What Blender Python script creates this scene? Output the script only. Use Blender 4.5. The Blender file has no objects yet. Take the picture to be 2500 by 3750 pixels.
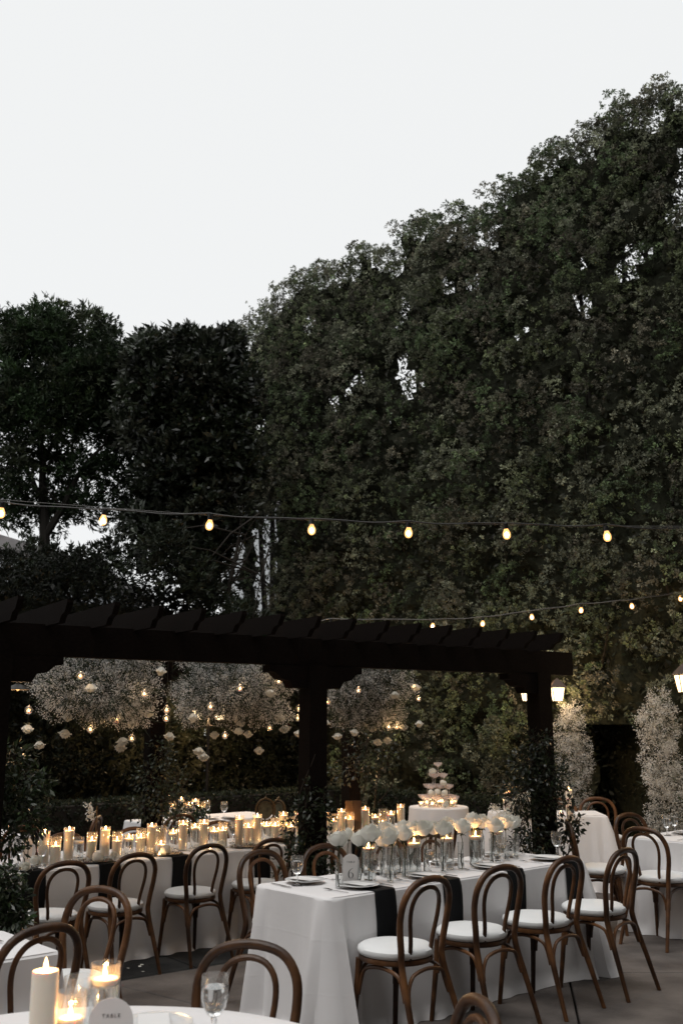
import bpy, math, random
import numpy as np
from mathutils import Vector, Matrix, noise

# ------------------------------------------------------------------ camera, sky, sun, exposure
scn = bpy.context.scene
COL = scn.collection
R = math.radians
CAM_H, LENS_PX, HORIZON = 1.72, 3646.0, 2650.0
TILT = math.atan((HORIZON - 1875) / LENS_PX)

cd = bpy.data.cameras.new("camera")
cam = bpy.data.objects.new("camera", cd); COL.objects.link(cam)
cd.sensor_fit = 'VERTICAL'; cd.sensor_height = 36; cd.lens = LENS_PX / 3750 * 36
cd.clip_start = 0.05; cd.clip_end = 400
cam.location = (0, 0, CAM_H); cam.rotation_euler = (math.pi / 2 + TILT, 0, 0)
cd.dof.use_dof = True; cd.dof.focus_distance = 6.6; cd.dof.aperture_fstop = 3.4
scn.camera = cam

w = bpy.data.worlds.new("World"); scn.world = w; w.use_nodes = True
nt = w.node_tree; nt.nodes.clear()
sky = nt.nodes.new('ShaderNodeTexSky'); sky.sky_type = 'NISHITA'; sky.sun_disc = False
sky.sun_elevation = R(68); sky.sun_rotation = R(228); sky.air_density = 1.0; sky.dust_density = 2.0
hs = nt.nodes.new('ShaderNodeHueSaturation'); hs.inputs['Saturation'].default_value = 0.25
mx = nt.nodes.new('ShaderNodeMix'); mx.data_type = 'RGBA'; mx.inputs['Factor'].default_value = 0.86
mx.inputs[7].default_value = (8.5, 8.62, 8.62, 1)          # pale veil of high dusk cloud
bg = nt.nodes.new('ShaderNodeBackground'); bg.inputs['Strength'].default_value = 0.114
wo = nt.nodes.new('ShaderNodeOutputWorld')
nt.links.new(sky.outputs[0], hs.inputs['Color']); nt.links.new(hs.outputs[0], mx.inputs[6])
nt.links.new(mx.outputs[2], bg.inputs['Color']); nt.links.new(bg.outputs[0], wo.inputs['Surface'])

sl = bpy.data.lights.new("sun", 'SUN'); sl.energy = 1.25; sl.angle = R(38); sl.color = (1, 0.97, 0.93)
sun = bpy.data.objects.new("sun", sl); COL.objects.link(sun)
sun.rotation_euler = (R(22), 0, R(-48))                   # veiled dusk light from high up on the open left side

scn.view_settings.view_transform = 'Standard'; scn.view_settings.look = 'None'
scn.view_settings.exposure = 0.0; scn.view_settings.gamma = 1.0; scn.view_settings.use_curve_mapping = False
scn.render.engine = 'CYCLES'
cy = scn.cycles
cy.max_bounces = 10; cy.diffuse_bounces = 3; cy.glossy_bounces = 4; cy.transmission_bounces = 8
cy.transparent_max_bounces = 24; cy.sample_clamp_indirect = 4.0; cy.use_denoising = True
cy.use_light_tree = True

# ------------------------------------------------------------------ helpers
ANG = R(42)
G = -.15                                                   # the paved floor under the pergola lies one step lower
SR = (CAM_H - .76 - G) / (CAM_H - .76); SC = (CAM_H - .893 - G) / (CAM_H - .893)
UX = np.array([math.cos(ANG), math.sin(ANG)]); VX = np.array([-UX[1], UX[0]])

def uv(u, v, z=0.0):
    p = u * UX + v * VX
    return Vector((p[0], p[1], z))

def ray(px, py):
    d = ((px - 1250) / LENS_PX, 1.0, -(py - 1875) / LENS_PX)
    c, s = math.cos(TILT), math.sin(TILT)
    return np.array([d[0], c * d[1] - s * d[2], s * d[1] + c * d[2]])

def at(px, py, Y):
    d = ray(px, py); k = Y / d[1]
    return Vector((d[0] * k, Y, CAM_H + d[2] * k))

def at_z(px, py, z):
    d = ray(px, py); k = (z - CAM_H) / d[2]
    return Vector((d[0] * k, d[1] * k, z))

def on_v(px, v, z=0.0, py=3100):
    d = ray(px, py)[:2]; t = v / float(VX @ d)
    return Vector((d[0] * t, d[1] * t, z))

WORDS = "first second third fourth fifth sixth seventh eighth ninth tenth eleventh twelfth thirteenth fourteenth fifteenth sixteenth seventeenth eighteenth nineteenth twentieth".split()
def nth(i):
    if i < 20: return WORDS[i]
    if i < 29: return "twenty-" + WORDS[i - 20]
    if i == 29: return "thirtieth"
    return "thirty-" + WORDS[i - 30]

def tag(o, label=None, cat=None, group=None, kind=None):
    if label: o['label'] = label
    if cat: o['category'] = cat
    if group: o['group'] = group
    if kind: o['kind'] = kind
    return o

def thing(name, label, cat, loc=(0, 0, 0), rz=0.0, group=None):
    o = bpy.data.objects.new(name, None); COL.objects.link(o)
    o.location = loc; o.rotation_euler = (0, 0, rz); o.empty_display_size = 0.1
    return tag(o, label, cat, group)

def link(name, me, parent=None, loc=(0, 0, 0), rot=(0, 0, 0), scale=None):
    o = bpy.data.objects.new(name, me); COL.objects.link(o)
    if parent: o.parent = parent
    o.location = loc; o.rotation_euler = rot
    if scale: o.scale = scale if hasattr(scale, '__len__') else (scale,) * 3
    return o

def copy_tree(o, parent=None):
    c = o.copy(); COL.objects.link(c)
    if parent: c.parent = parent
    for ch in o.children: copy_tree(ch, c)
    return c

class MB:
    def __init__(s): s.v = []; s.f = []
    def add(s, vs, fs):
        b = len(s.v); s.v += [tuple(p) for p in vs]; s.f += [tuple(i + b for i in f) for f in fs]; return s
    def box(s, c, d, rot=None):
        vs = []
        for x in (-.5, .5):
            for y in (-.5, .5):
                for z in (-.5, .5):
                    p = Vector((x * d[0], y * d[1], z * d[2]))
                    if rot is not None: p = rot @ p
                    vs.append(p + Vector(c))
        return s.add(vs, [(0, 1, 3, 2), (4, 6, 7, 5), (0, 4, 5, 1), (2, 3, 7, 6), (0, 2, 6, 4), (1, 5, 7, 3)])
    def lathe(s, prof, n=20, c=(0, 0, 0)):
        vs = []; fs = []
        for r, z in prof:
            for i in range(n):
                a = 2 * math.pi * i / n
                vs.append((c[0] + r * math.cos(a), c[1] + r * math.sin(a), c[2] + z))
        for k in range(len(prof) - 1):
            for i in range(n):
                j = (i + 1) % n
                fs.append((k * n + i, k * n + j, (k + 1) * n + j, (k + 1) * n + i))
        return s.add(vs, fs)
    def tube(s, pts, rad, n=8, cap=True):
        pts = [Vector(p) for p in pts]; m = len(pts)
        if not hasattr(rad, '__len__'): rad = [rad] * m
        t0 = (pts[1] - pts[0]).normalized()
        up = Vector((0, 0, 1)) if abs(t0.z) < .9 else Vector((1, 0, 0))
        nrm = t0.cross(up).normalized(); vs = []; fs = []
        for k in range(m):
            t = (pts[min(k + 1, m - 1)] - pts[max(k - 1, 0)]).normalized()
            nrm = (nrm - t * nrm.dot(t)).normalized(); b = t.cross(nrm)
            for i in range(n):
                a = 2 * math.pi * i / n
                vs.append(pts[k] + (nrm * math.cos(a) + b * math.sin(a)) * rad[k])
        for k in range(m - 1):
            for i in range(n):
                j = (i + 1) % n
                fs.append((k * n + i, k * n + j, (k + 1) * n + j, (k + 1) * n + i))
        if cap:
            fs.append(tuple(range(n))[::-1]); fs.append(tuple(range((m - 1) * n, m * n)))
        return s.add(vs, fs)
    def prism(s, poly, axis_o, ax, ay, depth):
        """polygon in plane (ax, ay) at axis_o, extruded by the vector depth"""
        o, ax, ay, dp = Vector(axis_o), Vector(ax), Vector(ay), Vector(depth); n = len(poly)
        vs = [o + ax * x + ay * y for x, y in poly] + [o + ax * x + ay * y + dp for x, y in poly]
        fs = [tuple(range(n))[::-1], tuple(range(n, 2 * n))] + [(i, (i + 1) % n, n + (i + 1) % n, n + i) for i in range(n)]
        return s.add(vs, fs)
    def mesh(s, name, mat, smooth=True, sharp=42):
        me = bpy.data.meshes.new(name); me.from_pydata(s.v, [], s.f); me.update()
        if smooth:
            me.polygons.foreach_set('use_smooth', [True] * len(me.polygons)); me.set_sharp_from_angle(angle=R(sharp))
        me.materials.append(mat); return me
    def obj(s, name, mat, parent=None, smooth=True, **k):
        return link(name, s.mesh(name, mat, smooth), parent, **k)

def bez(pts, n=24):
    """Catmull-Rom through pts"""
    P = [Vector(p) for p in pts]; P = [P[0] * 2 - P[1]] + P + [P[-1] * 2 - P[-2]]; out = []
    m = len(P) - 3; per = max(2, n // m)
    for i in range(m):
        a, b, c, d = P[i:i + 4]
        for k in range(per):
            t = k / per
            out.append(0.5 * ((2 * b) + (c - a) * t + (2 * a - 5 * b + 4 * c - d) * t * t + (3 * b - a - 3 * c + d) * t ** 3))
    out.append(P[-2]); return out

def np_mesh(name, V, F, mat, tint=None):
    me = bpy.data.meshes.new(name); nv, nf, k = len(V), len(F), F.shape[1]
    me.vertices.add(nv); me.vertices.foreach_set('co', V.astype(np.float32).ravel())
    me.loops.add(nf * k); me.loops.foreach_set('vertex_index', F.astype(np.int32).ravel())
    me.polygons.add(nf); me.polygons.foreach_set('loop_start', np.arange(0, nf * k, k, dtype=np.int32))
    me.update(calc_edges=True)
    if tint is not None:
        at_ = me.attributes.new('tint', 'FLOAT_COLOR', 'POINT')
        at_.data.foreach_set('color', np.concatenate([tint, np.ones((nv, 1))], 1).astype(np.float32).ravel())
    me.materials.append(mat); return me

# ------------------------------------------------------------------ materials
def mat(name, col, rough=.6, noise_amt=0, noise_scale=8, col2=None, bump=0, bump_scale=60, metal=0, spec=.4, stretch=None, **kw):
    m = bpy.data.materials.new(name); m.use_nodes = True; t = m.node_tree; b = t.nodes['Principled BSDF']
    b.inputs['Base Color'].default_value = (*col, 1); b.inputs['Roughness'].default_value = rough
    b.inputs['Metallic'].default_value = metal; b.inputs['Specular IOR Level'].default_value = spec
    for k, v in kw.items(): b.inputs[k.replace('_', ' ')].default_value = v
    tc = t.nodes.new('ShaderNodeTexCoord'); src = tc.outputs['Object']
    if stretch:
        mp = t.nodes.new('ShaderNodeMapping'); mp.inputs['Scale'].default_value = stretch
        t.links.new(src, mp.inputs[0]); src = mp.outputs[0]
    if col2:
        nz = t.nodes.new('ShaderNodeTexNoise'); nz.inputs['Scale'].default_value = noise_scale; nz.inputs['Detail'].default_value = 6
        rp = t.nodes.new('ShaderNodeValToRGB'); rp.color_ramp.elements[0].position = .35; rp.color_ramp.elements[1].position = .7
        rp.color_ramp.elements[0].color = (*col, 1); rp.color_ramp.elements[1].color = (*col2, 1)
        t.links.new(src, nz.inputs['Vector']); t.links.new(nz.outputs['Fac'], rp.inputs[0]); t.links.new(rp.outputs[0], b.inputs['Base Color'])
    if bump:
        n2 = t.nodes.new('ShaderNodeTexNoise'); n2.inputs['Scale'].default_value = bump_scale; n2.inputs['Detail'].default_value = 5
        bp = t.nodes.new('ShaderNodeBump'); bp.inputs['Strength'].default_value = bump; bp.inputs['Distance'].default_value = .01
        t.links.new(src, n2.inputs['Vector']); t.links.new(n2.outputs['Fac'], bp.inputs['Height']); t.links.new(bp.outputs[0], b.inputs['Normal'])
    return m

def leaf_mat(name, transl=.25, rough=.5, spec=.25, mul=1.0):
    m = bpy.data.materials.new(name); m.use_nodes = True; t = m.node_tree; t.nodes.clear()
    out = t.nodes.new('ShaderNodeOutputMaterial'); a = t.nodes.new('ShaderNodeAttribute'); a.attribute_name = 'tint'
    b = t.nodes.new('ShaderNodeBsdfPrincipled'); b.inputs['Roughness'].default_value = rough; b.inputs['Specular IOR Level'].default_value = spec
    tr = t.nodes.new('ShaderNodeBsdfTranslucent'); mxx = t.nodes.new('ShaderNodeMixShader'); mxx.inputs[0].default_value = transl
    t.links.new(a.outputs['Color'], b.inputs['Base Color']); t.links.new(a.outputs['Color'], tr.inputs[0])
    t.links.new(b.outputs[0], mxx.inputs[1]); t.links.new(tr.outputs[0], mxx.inputs[2]); t.links.new(mxx.outputs[0], out.inputs[0])
    return m

def thin_glass(name, tint=(.97, .98, .98), gl=1.0, inner_glow=.045):
    """a thin clear wall: mostly seen through, mirror-like only at grazing angles"""
    m = bpy.data.materials.new(name); m.use_nodes = True; t = m.node_tree; t.nodes.clear()
    out = t.nodes.new('ShaderNodeOutputMaterial'); lw = t.nodes.new('ShaderNodeLayerWeight'); lw.inputs['Blend'].default_value = .5
    pw = t.nodes.new('ShaderNodeMath'); pw.operation = 'POWER'; pw.inputs[1].default_value = 2.4
    ma = t.nodes.new('ShaderNodeMath'); ma.operation = 'MULTIPLY_ADD'; ma.inputs[1].default_value = .8; ma.inputs[2].default_value = .045
    tr = t.nodes.new('ShaderNodeBsdfTransparent'); tr.inputs[0].default_value = (*tint, 1)
    g = t.nodes.new('ShaderNodeBsdfGlossy'); g.inputs['Roughness'].default_value = .04; g.inputs['Color'].default_value = (gl, gl, gl, 1)
    mxx = t.nodes.new('ShaderNodeMixShader')
    t.links.new(lw.outputs['Facing'], pw.inputs[0]); t.links.new(pw.outputs[0], ma.inputs[0]); t.links.new(ma.outputs[0], mxx.inputs[0])
    t.links.new(tr.outputs[0], mxx.inputs[1]); t.links.new(g.outputs[0], mxx.inputs[2])
    df = t.nodes.new('ShaderNodeBsdfTranslucent'); df.inputs[0].default_value = (.9, .9, .9, 1)
    m2 = t.nodes.new('ShaderNodeMixShader'); m2.inputs[0].default_value = inner_glow  # translucent share standing in for flame light reflected inside the glass
    t.links.new(mxx.outputs[0], m2.inputs[1]); t.links.new(df.outputs[0], m2.inputs[2])
    t.links.new(m2.outputs[0], out.inputs[0]); return m

def glass(name, ior=1.45, col=(1, 1, 1), rough=0.0):
    m = bpy.data.materials.new(name); m.use_nodes = True; t = m.node_tree; t.nodes.clear()
    out = t.nodes.new('ShaderNodeOutputMaterial'); g = t.nodes.new('ShaderNodeBsdfGlass')
    g.inputs['IOR'].default_value = ior; g.inputs['Color'].default_value = (*col, 1); g.inputs['Roughness'].default_value = rough
    t.links.new(g.outputs[0], out.inputs[0]); return m

def emit(name, col, s, see_through=False):
    m = bpy.data.materials.new(name); m.use_nodes = True; t = m.node_tree; t.nodes.clear()
    out = t.nodes.new('ShaderNodeOutputMaterial'); e = t.nodes.new('ShaderNodeEmission')
    e.inputs[0].default_value = (*col, 1); e.inputs[1].default_value = s
    if see_through:
        tr = t.nodes.new('ShaderNodeBsdfTransparent'); ad = t.nodes.new('ShaderNodeAddShader')
        t.links.new(e.outputs[0], ad.inputs[0]); t.links.new(tr.outputs[0], ad.inputs[1]); t.links.new(ad.outputs[0], out.inputs[0])
    else: t.links.new(e.outputs[0], out.inputs[0])
    return m

M = dict(
    cloth=mat('cloth', (.80, .785, .79), .85, bump=.5, bump_scale=4.5, spec=.15, Sheen_Weight=.15),
    napkin=mat('black_linen', (.006, .0065, .0075), .8, bump=.2, bump_scale=90, spec=.2),
    cushion=mat('cushion_vinyl', (.80, .81, .81), .55, bump=.12, bump_scale=14, spec=.3),
    chair=mat('worn_bentwood', (.038, .0155, .006), .4, col2=(.135, .058, .021), noise_scale=9, bump=.25, bump_scale=45, spec=.4),
    beam=mat('dark_stained_timber', (.005, .0032, .0025), .85, col2=(.0095, .0062, .0047), noise_scale=6, bump=.5, bump_scale=30, spec=.06, stretch=(1, 12, 12)),
    concrete=mat('scored_concrete', (.075, .065, .06), .8, col2=(.19, .166, .152), noise_scale=2.1, bump=.5, bump_scale=55, spec=.2),
    paver=mat('dark_paver', (.04, .041, .042), .85, col2=(.075, .076, .076), noise_scale=5, bump=.6, bump_scale=40, spec=.2),
    soil=mat('joint_soil', (.02, .018, .016), .95),
    glass=thin_glass('clear_glass'), vase=thin_glass('vase_glass', inner_glow=.012), water=glass('water', 1.33), solid_glass=glass('thick_glass', 1.45),
    champagne=glass('champagne', 1.33, (1, .88, .82), .08),
    wax=mat('candle_wax', (.86, .76, .64), .5, spec=.3, Subsurface_Weight=.22, Subsurface_Scale=.012),
    wick=mat('charred_wick', (.01, .01, .01), .9),
    flame=emit('candle_flame', (1, .55, .2), 8.0, True), bulb=emit('bulb_glow', (1, .50, .17), .95, True), filament=emit('filament_glow', (1, .80, .52), 5.0, True),
    pane=emit('lantern_glow', (1, .74, .42), 1.9, True),
    socket=mat('black_rubber', (.012, .012, .012), .5), wire=mat('steel_wire', (.10, .095, .09), .45, metal=.4), cable=mat('cable_rubber', (.02, .019, .018), .45),
    iron=mat('painted_iron', (.018, .014, .012), .55, bump=.2), roofm=mat('lantern_roof', (.09, .06, .045), .6),
    plate=mat('white_china', (.8, .8, .8), .18, spec=.5), charger=mat('charcoal_stoneware', (.02, .02, .021), .45),
    steel=mat('cutlery_steel', (.6, .6, .6), .22, metal=1.0), sign_paper=mat('sign_paper', (.8, .79, .78), .8, Subsurface_Weight=0), paper=mat('card_paper', (.78, .775, .77), .8),
    ink=mat('black_ink', (.012, .012, .012), .7),
    rose=mat('rose_petal', (.88, .87, .81), .6, spec=.2),
    stem=mat('rose_stem', (.035, .045, .02), .6), twig=mat('twig_bark', (.03, .022, .016), .85, bump=.4, bump_scale=40),
    gold=mat('gilded_wood', (.09, .055, .022), .5, metal=.3, bump=.3), velvet=mat('damask', (.11, .10, .06), .8, col2=(.03, .027, .015), noise_scale=20),
    stucco=mat('pale_stucco', (.62, .64, .66), .9, bump=.2), shingle=mat('grey_shingle', (.2, .19, .19), .9, col2=(.28, .26, .26), noise_scale=4),
    shade=mat('enamel_shade', (.03, .025, .02), .4), brown=mat('brown_wood_panel', (.05, .03, .02), .8, col2=(.08, .048, .03), noise_scale=7),
    leaf=leaf_mat('leaf', .12), floret=leaf_mat('floret', .35, .7, .1), gloss_leaf=leaf_mat('glossy_leaf', .12, .32, .5),
    hedge_core=mat('core_shade', (.016, .017, .011), .9, col2=(.03, .032, .02), noise_scale=22, bump=.8, bump_scale=30, spec=.1),  # dark colour stands in for the shade inside the hedges
    branch=mat('bark', (.022, .018, .014), .9, bump=.4, bump_scale=25),
)

def vary(m, lo, hi):
    """each piece a little lighter or darker than its neighbours"""
    t = m.node_tree; b = t.nodes['Principled BSDF']; src = b.inputs['Base Color'].links[0].from_socket
    oi = t.nodes.new('ShaderNodeObjectInfo'); mr = t.nodes.new('ShaderNodeMapRange'); mr.inputs['To Min'].default_value = lo; mr.inputs['To Max'].default_value = hi
    hv = t.nodes.new('ShaderNodeHueSaturation'); t.links.new(oi.outputs['Random'], mr.inputs['Value']); t.links.new(mr.outputs[0], hv.inputs['Value'])
    t.links.new(src, hv.inputs['Color']); t.links.new(hv.outputs[0], b.inputs['Base Color'])
t_ = M['sign_paper'].node_tree; tr_ = t_.nodes.new('ShaderNodeBsdfTranslucent'); tr_.inputs[0].default_value = (.9, .68, .62, 1); m_ = t_.nodes.new('ShaderNodeMixShader'); m_.inputs[0].default_value = .12  # pink translucent tint puts candle backlight into the paper colour
r_ = M['rose'].node_tree; rt_ = r_.nodes.new('ShaderNodeBsdfTranslucent'); rt_.inputs[0].default_value = (.9, .88, .8, 1); rm_ = r_.nodes.new('ShaderNodeMixShader'); rm_.inputs[0].default_value = .22
r_.links.new(r_.nodes['Principled BSDF'].outputs[0], rm_.inputs[1]); r_.links.new(rt_.outputs[0], rm_.inputs[2]); r_.links.new(rm_.outputs[0], r_.nodes['Material Output'].inputs[0])
t_.links.new(t_.nodes['Principled BSDF'].outputs[0], m_.inputs[1]); t_.links.new(tr_.outputs[0], m_.inputs[2]); t_.links.new(m_.outputs[0], t_.nodes['Material Output'].inputs[0])
vary(M['chair'], .65, 1.35); vary(M['concrete'], .85, 1.12); vary(M['paver'], .75, 1.3)

# cloth gets press creases and a fine weave in its relief
def cloth_creases(m):
    t = m.node_tree; b = t.nodes['Principled BSDF']; tc = t.nodes.new('ShaderNodeTexCoord')
    bp0 = b.inputs['Normal'].links[0].from_node
    wv = t.nodes.new('ShaderNodeTexNoise'); wv.inputs['Scale'].default_value = 420
    bp = t.nodes.new('ShaderNodeBump'); bp.inputs['Strength'].default_value = .12; bp.inputs['Distance'].default_value = .004
    t.links.new(tc.outputs['Object'], wv.inputs['Vector']); t.links.new(wv.outputs['Fac'], bp.inputs['Height'])
    t.links.new(bp0.outputs[0], bp.inputs['Normal'])
    sx = t.nodes.new('ShaderNodeSeparateXYZ'); t.links.new(tc.outputs['Object'], sx.inputs[0]); last = bp
    for ax, per in ((2, .27), (0, .61)):
        md = t.nodes.new('ShaderNodeMath'); md.operation = 'PINGPONG'; md.inputs[1].default_value = per / 2
        rg = t.nodes.new('ShaderNodeMapRange'); rg.inputs['From Max'].default_value = .009; rg.inputs['To Min'].default_value = 1; rg.inputs['To Max'].default_value = 0
        b2 = t.nodes.new('ShaderNodeBump'); b2.inputs['Strength'].default_value = .14; b2.inputs['Distance'].default_value = .0025
        t.links.new(sx.outputs[ax], md.inputs[0]); t.links.new(md.outputs[0], rg.inputs['Value'])
        t.links.new(rg.outputs[0], b2.inputs['Height']); t.links.new(last.outputs[0], b2.inputs['Normal']); last = b2
    t.links.new(last.outputs[0], b.inputs['Normal'])
cloth_creases(M['cloth'])

# ------------------------------------------------------------------ ground: one far sheet and scored slabs on it
ground = MB().box((0, 20, -.75), (300, 300, 1)).obj('ground', M['soil'], smooth=False); tag(ground, kind='structure')

def split(poly, p, d):
    n = (-d[1], d[0]); a = []; b = []
    side = [(q[0] - p[0]) * n[0] + (q[1] - p[1]) * n[1] for q in poly]
    for i in range(len(poly)):
        q, r = poly[i], poly[(i + 1) % len(poly)]; s, t = side[i], side[(i + 1) % len(poly)]
        (a if s >= 0 else b).append(q)
        if s * t < 0:
            k = s / (s - t); x = (q[0] + (r[0] - q[0]) * k, q[1] + (r[1] - q[1]) * k); a.append(x); b.append(x)
    return a, b

def cut(polys, p, ang):
    out = []
    for q in polys:
        for h in split(q, p, (math.cos(R(ang)), math.sin(R(ang)))):
            if len(h) > 2: out.append(h)
    return out

def shrink(poly, d):
    cx = sum(p[0] for p in poly) / len(poly); cy_ = sum(p[1] for p in poly) / len(poly); out = []
    n = len(poly); lines = []
    for i in range(n):
        a, b = Vector(poly[i]), Vector(poly[(i + 1) % n]); e = (b - a)
        if e.length < 1e-6: continue
        nr = Vector((-e.y, e.x)).normalized()
        if nr.dot(Vector((cx, cy_)) - a) < 0: nr = -nr
        lines.append((a + nr * d, e.normalized()))
    m = len(lines)
    for i in range(m):
        (p, d1), (q, d2) = lines[i - 1], lines[i]; den = d1.x * d2.y - d1.y * d2.x
        if abs(den) < 1e-6: out.append(q); continue
        t = ((q - p).x * d2.y - (q - p).y * d2.x) / den; out.append(p + d1 * t)
    return out

field = [[(-14, -3), (14, -3), (14, 22), (-14, 22)]]
left, right = split(field[0], (-.75, 7.9), (math.cos(R(37)), math.sin(R(37))))   # dark paved strip beyond this line
dark, tan = [left], [right]
for k in range(-8, 14): dark = cut(dark, (-1.51 + .9 * k * math.cos(R(37)), 7.4 + .9 * k * math.sin(R(37))), -52)
for k in range(1, 9): dark = cut(dark, (-.75 - .62 * k * .6, 7.9 + .62 * k * .8), 37)
tan = cut(tan, (1.39, 6.32), 80.5)
tan2 = []
for q in tan:
    cxm = sum(p[0] for p in q) / len(q)
    if cxm > 2.5 or cxm > 1.5:
        qs = cut([q], (2.0, 7.56), -.5); qs = cut(qs, (2.0, 9.6), -.5); qs = cut(qs, (2.0, 4.9), -.5); qs = cut(qs, (4.4, 7), 80.5); qs = cut(qs, (2, 2.6), -.5)
    else:
        qs = cut([q], (-1.2, 6.97), -38); qs = cut(qs, (-2.9, 5.4), -38); qs = cut(qs, (.45, 8.4), -38); qs = cut(qs, (-.6, 5.2), 52); qs = cut(qs, (-3, 3.2), 0)
    tan2 += qs
low, up_ = [], []
for q in dark:
    p0 = uv(8.75, 8)
    a_, b_ = split(q, (p0.x, p0.y), (-math.sin(ANG), math.cos(ANG)))
    if len(a_) > 2: low.append(a_)
    if len(b_) > 2: up_.append(b_)
for polys, mm, zt in ((low, M['paver'], G), (tan2 + up_, M['concrete'], 0.001)):
    for q in polys:
        q = shrink(q, .0065); n = len(q)
        if n < 3: continue
        area = sum(q[i].x * q[(i + 1) % n].y - q[(i + 1) % n].x * q[i].y for i in range(n))
        if area < 0: q = q[::-1]
        dz = zt + random.Random(len(polys) + n).uniform(-.001, .001)
        qi = shrink([tuple(p) for p in q], .006)
        if len(qi) != n: qi = q
        vs = [(p.x, p.y, -.27) for p in q] + [(p.x, p.y, dz - .006) for p in q] + [(p.x, p.y, dz) for p in qi]
        fs = [tuple(range(2 * n, 3 * n))]
        for l in (0, 1): fs += [(l * n + i, l * n + (i + 1) % n, (l + 1) * n + (i + 1) % n, (l + 1) * n + i) for i in range(n)]
        MB().add(vs, fs).obj('paving_slab', mm, ground, smooth=False)

# ------------------------------------------------------------------ foliage
def unit(a): return a / np.maximum(np.linalg.norm(a, axis=1, keepdims=True), 1e-9)

def leaves(rng, C, N, L, Wd, spread, tint):
    """C base points, N outward directions, tint per leaf -> diamond leaves"""
    n = len(C); d = unit(N + rng.normal(0, spread, (n, 3)))
    s = unit(np.cross(d, rng.normal(0, 1, (n, 3)))); l = (L * rng.uniform(.65, 1.2, n))[:, None]; wd = (Wd * rng.uniform(.7, 1.25, n))[:, None]
    nrm = np.cross(d, s); mid = C + d * l * .45 + nrm * l * .08
    V = np.stack([C, mid + s * wd * .5, C + d * l, mid - s * wd * .5], 1).reshape(-1, 3)
    F = np.arange(n * 4).reshape(-1, 4); return V, F, np.repeat(tint, 4, 0)

OLIVE = np.array([[.058, .068, .036], [.066, .071, .046], [.064, .060, .044], [.044, .060, .030], [.084, .088, .062]])
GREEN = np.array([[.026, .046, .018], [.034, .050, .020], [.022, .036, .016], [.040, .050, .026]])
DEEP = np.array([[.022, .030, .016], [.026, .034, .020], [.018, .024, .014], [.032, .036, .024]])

def tuft_mesh(name, clumps, per, nleaf, L, Wd, pal, seed, matl, bias=(0, 0, 0), spread=.55, accept=None, gain=1.0, shell=.62, jit=.2, ball=0):
    rng = np.random.default_rng(seed); K = np.array(clumps); k = len(K)
    idx = np.repeat(np.arange(k), np.maximum(3, (per * (K[:, 3] / K[:, 3].mean()) ** 1.4)).astype(int))
    d = unit(rng.normal(0, 1, (len(idx), 3)) + np.array(bias)); r = K[idx, 3:4]
    P = K[idx, :3] + d * r * rng.uniform(shell, 1.08, (len(idx), 1)) * np.array([1, 1, .9])
    ct = pal[rng.integers(0, len(pal), k)] * rng.lognormal(0, .18, (k, 1))
    tt = ct[idx] * rng.lognormal(-.05, .38, (len(idx), 1)) * gain
    if accept is not None:
        ok = accept(P); P, d, tt = P[ok], d[ok], tt[ok]
    up = unit(d + np.array([0, 0, .45])); j = np.repeat(np.arange(len(P)), nleaf)
    base = P[j] + rng.normal(0, L * jit, (len(j), 3))
    sz = (rng.lognormal(0, .28, len(P)))[j]; base = P[j] + (base - P[j]) * sz[:, None]
    if ball:                                                            # rounded tufts: leaves stand all round a small ball
        q = unit(rng.normal(0, 1, (len(j), 3)) + up[j] * .7); base = P[j] + q * ball * .45 * sz[:, None]
        V, F, T = leaves(rng, base, q + np.array([0, 0, .25]), L * sz, Wd * (.6 + .4 * sz), spread, tt[j] * rng.lognormal(0, .15, (len(j), 1)))
        return np_mesh(name, V, F, matl, T)
    V, F, T = leaves(rng, base, up[j], L * sz, Wd * (.6 + .4 * sz), spread, tt[j] * rng.lognormal(0, .15, (len(j), 1)))
    return np_mesh(name, V, F, matl, T)

def filler_mesh(name, P, rng, L, Wd, pal, matl, gain=.8):
    t = pal[rng.integers(0, len(pal), len(P))] * rng.lognormal(0, .25, (len(P), 1)) * gain
    V, F, T = leaves(rng, P, rng.normal(0, 1, P.shape), L, Wd, .3, t); return np_mesh(name, V, F, matl, T)

# the tall clipped row of trees down the right-hand side: face on u = HU, running along v
HU = 10.7
SIL = [(3.5, 9.6), (5.43, 9.65), (5.5, 9.9), (5.6, 9.66), (5.76, 10.02), (5.95, 10.04), (6.1, 9.83), (6.48, 10.04), (6.7, 9.98), (7.0, 9.97), (7.27, 9.73), (7.48, 9.94),
       (7.95, 9.88), (8.2, 9.74), (8.57, 9.77), (8.73, 9.95), (8.82, 9.36), (8.99, 9.22), (9.08, 9.47), (9.31, 9.68), (9.56, 9.72), (9.68, 9.5), (10.05, 9.8), (10.44, 9.89),
       (10.79, 9.95), (10.9, 9.52), (11.38, 9.74), (11.76, 9.97), (11.9, 9.72), (12.3, 9.75), (12.63, 9.88), (13.0, 9.87), (13.51, 9.99), (13.9, 9.82), (14.3, 9.64), (14.92, 9.44), (16, 9.3)]
SV, SZ = np.array([a for a, b in SIL]), np.array([b for a, b in SIL])
def ztop(v): return np.interp(v, SV, SZ)
HOLES = [(10.88, 7.45, .20), (10.7, 7.1, .20), (10.78, 7.28, .18), (11.9, 7.52, .13), (6.5, 7.85, .17), (6.62, 7.6, .13), (9.35, 8.4, .12), (12.1, 7.3, .08), (8.9, 8.9, .08)]
HRNG = np.random.default_rng(5)
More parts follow.
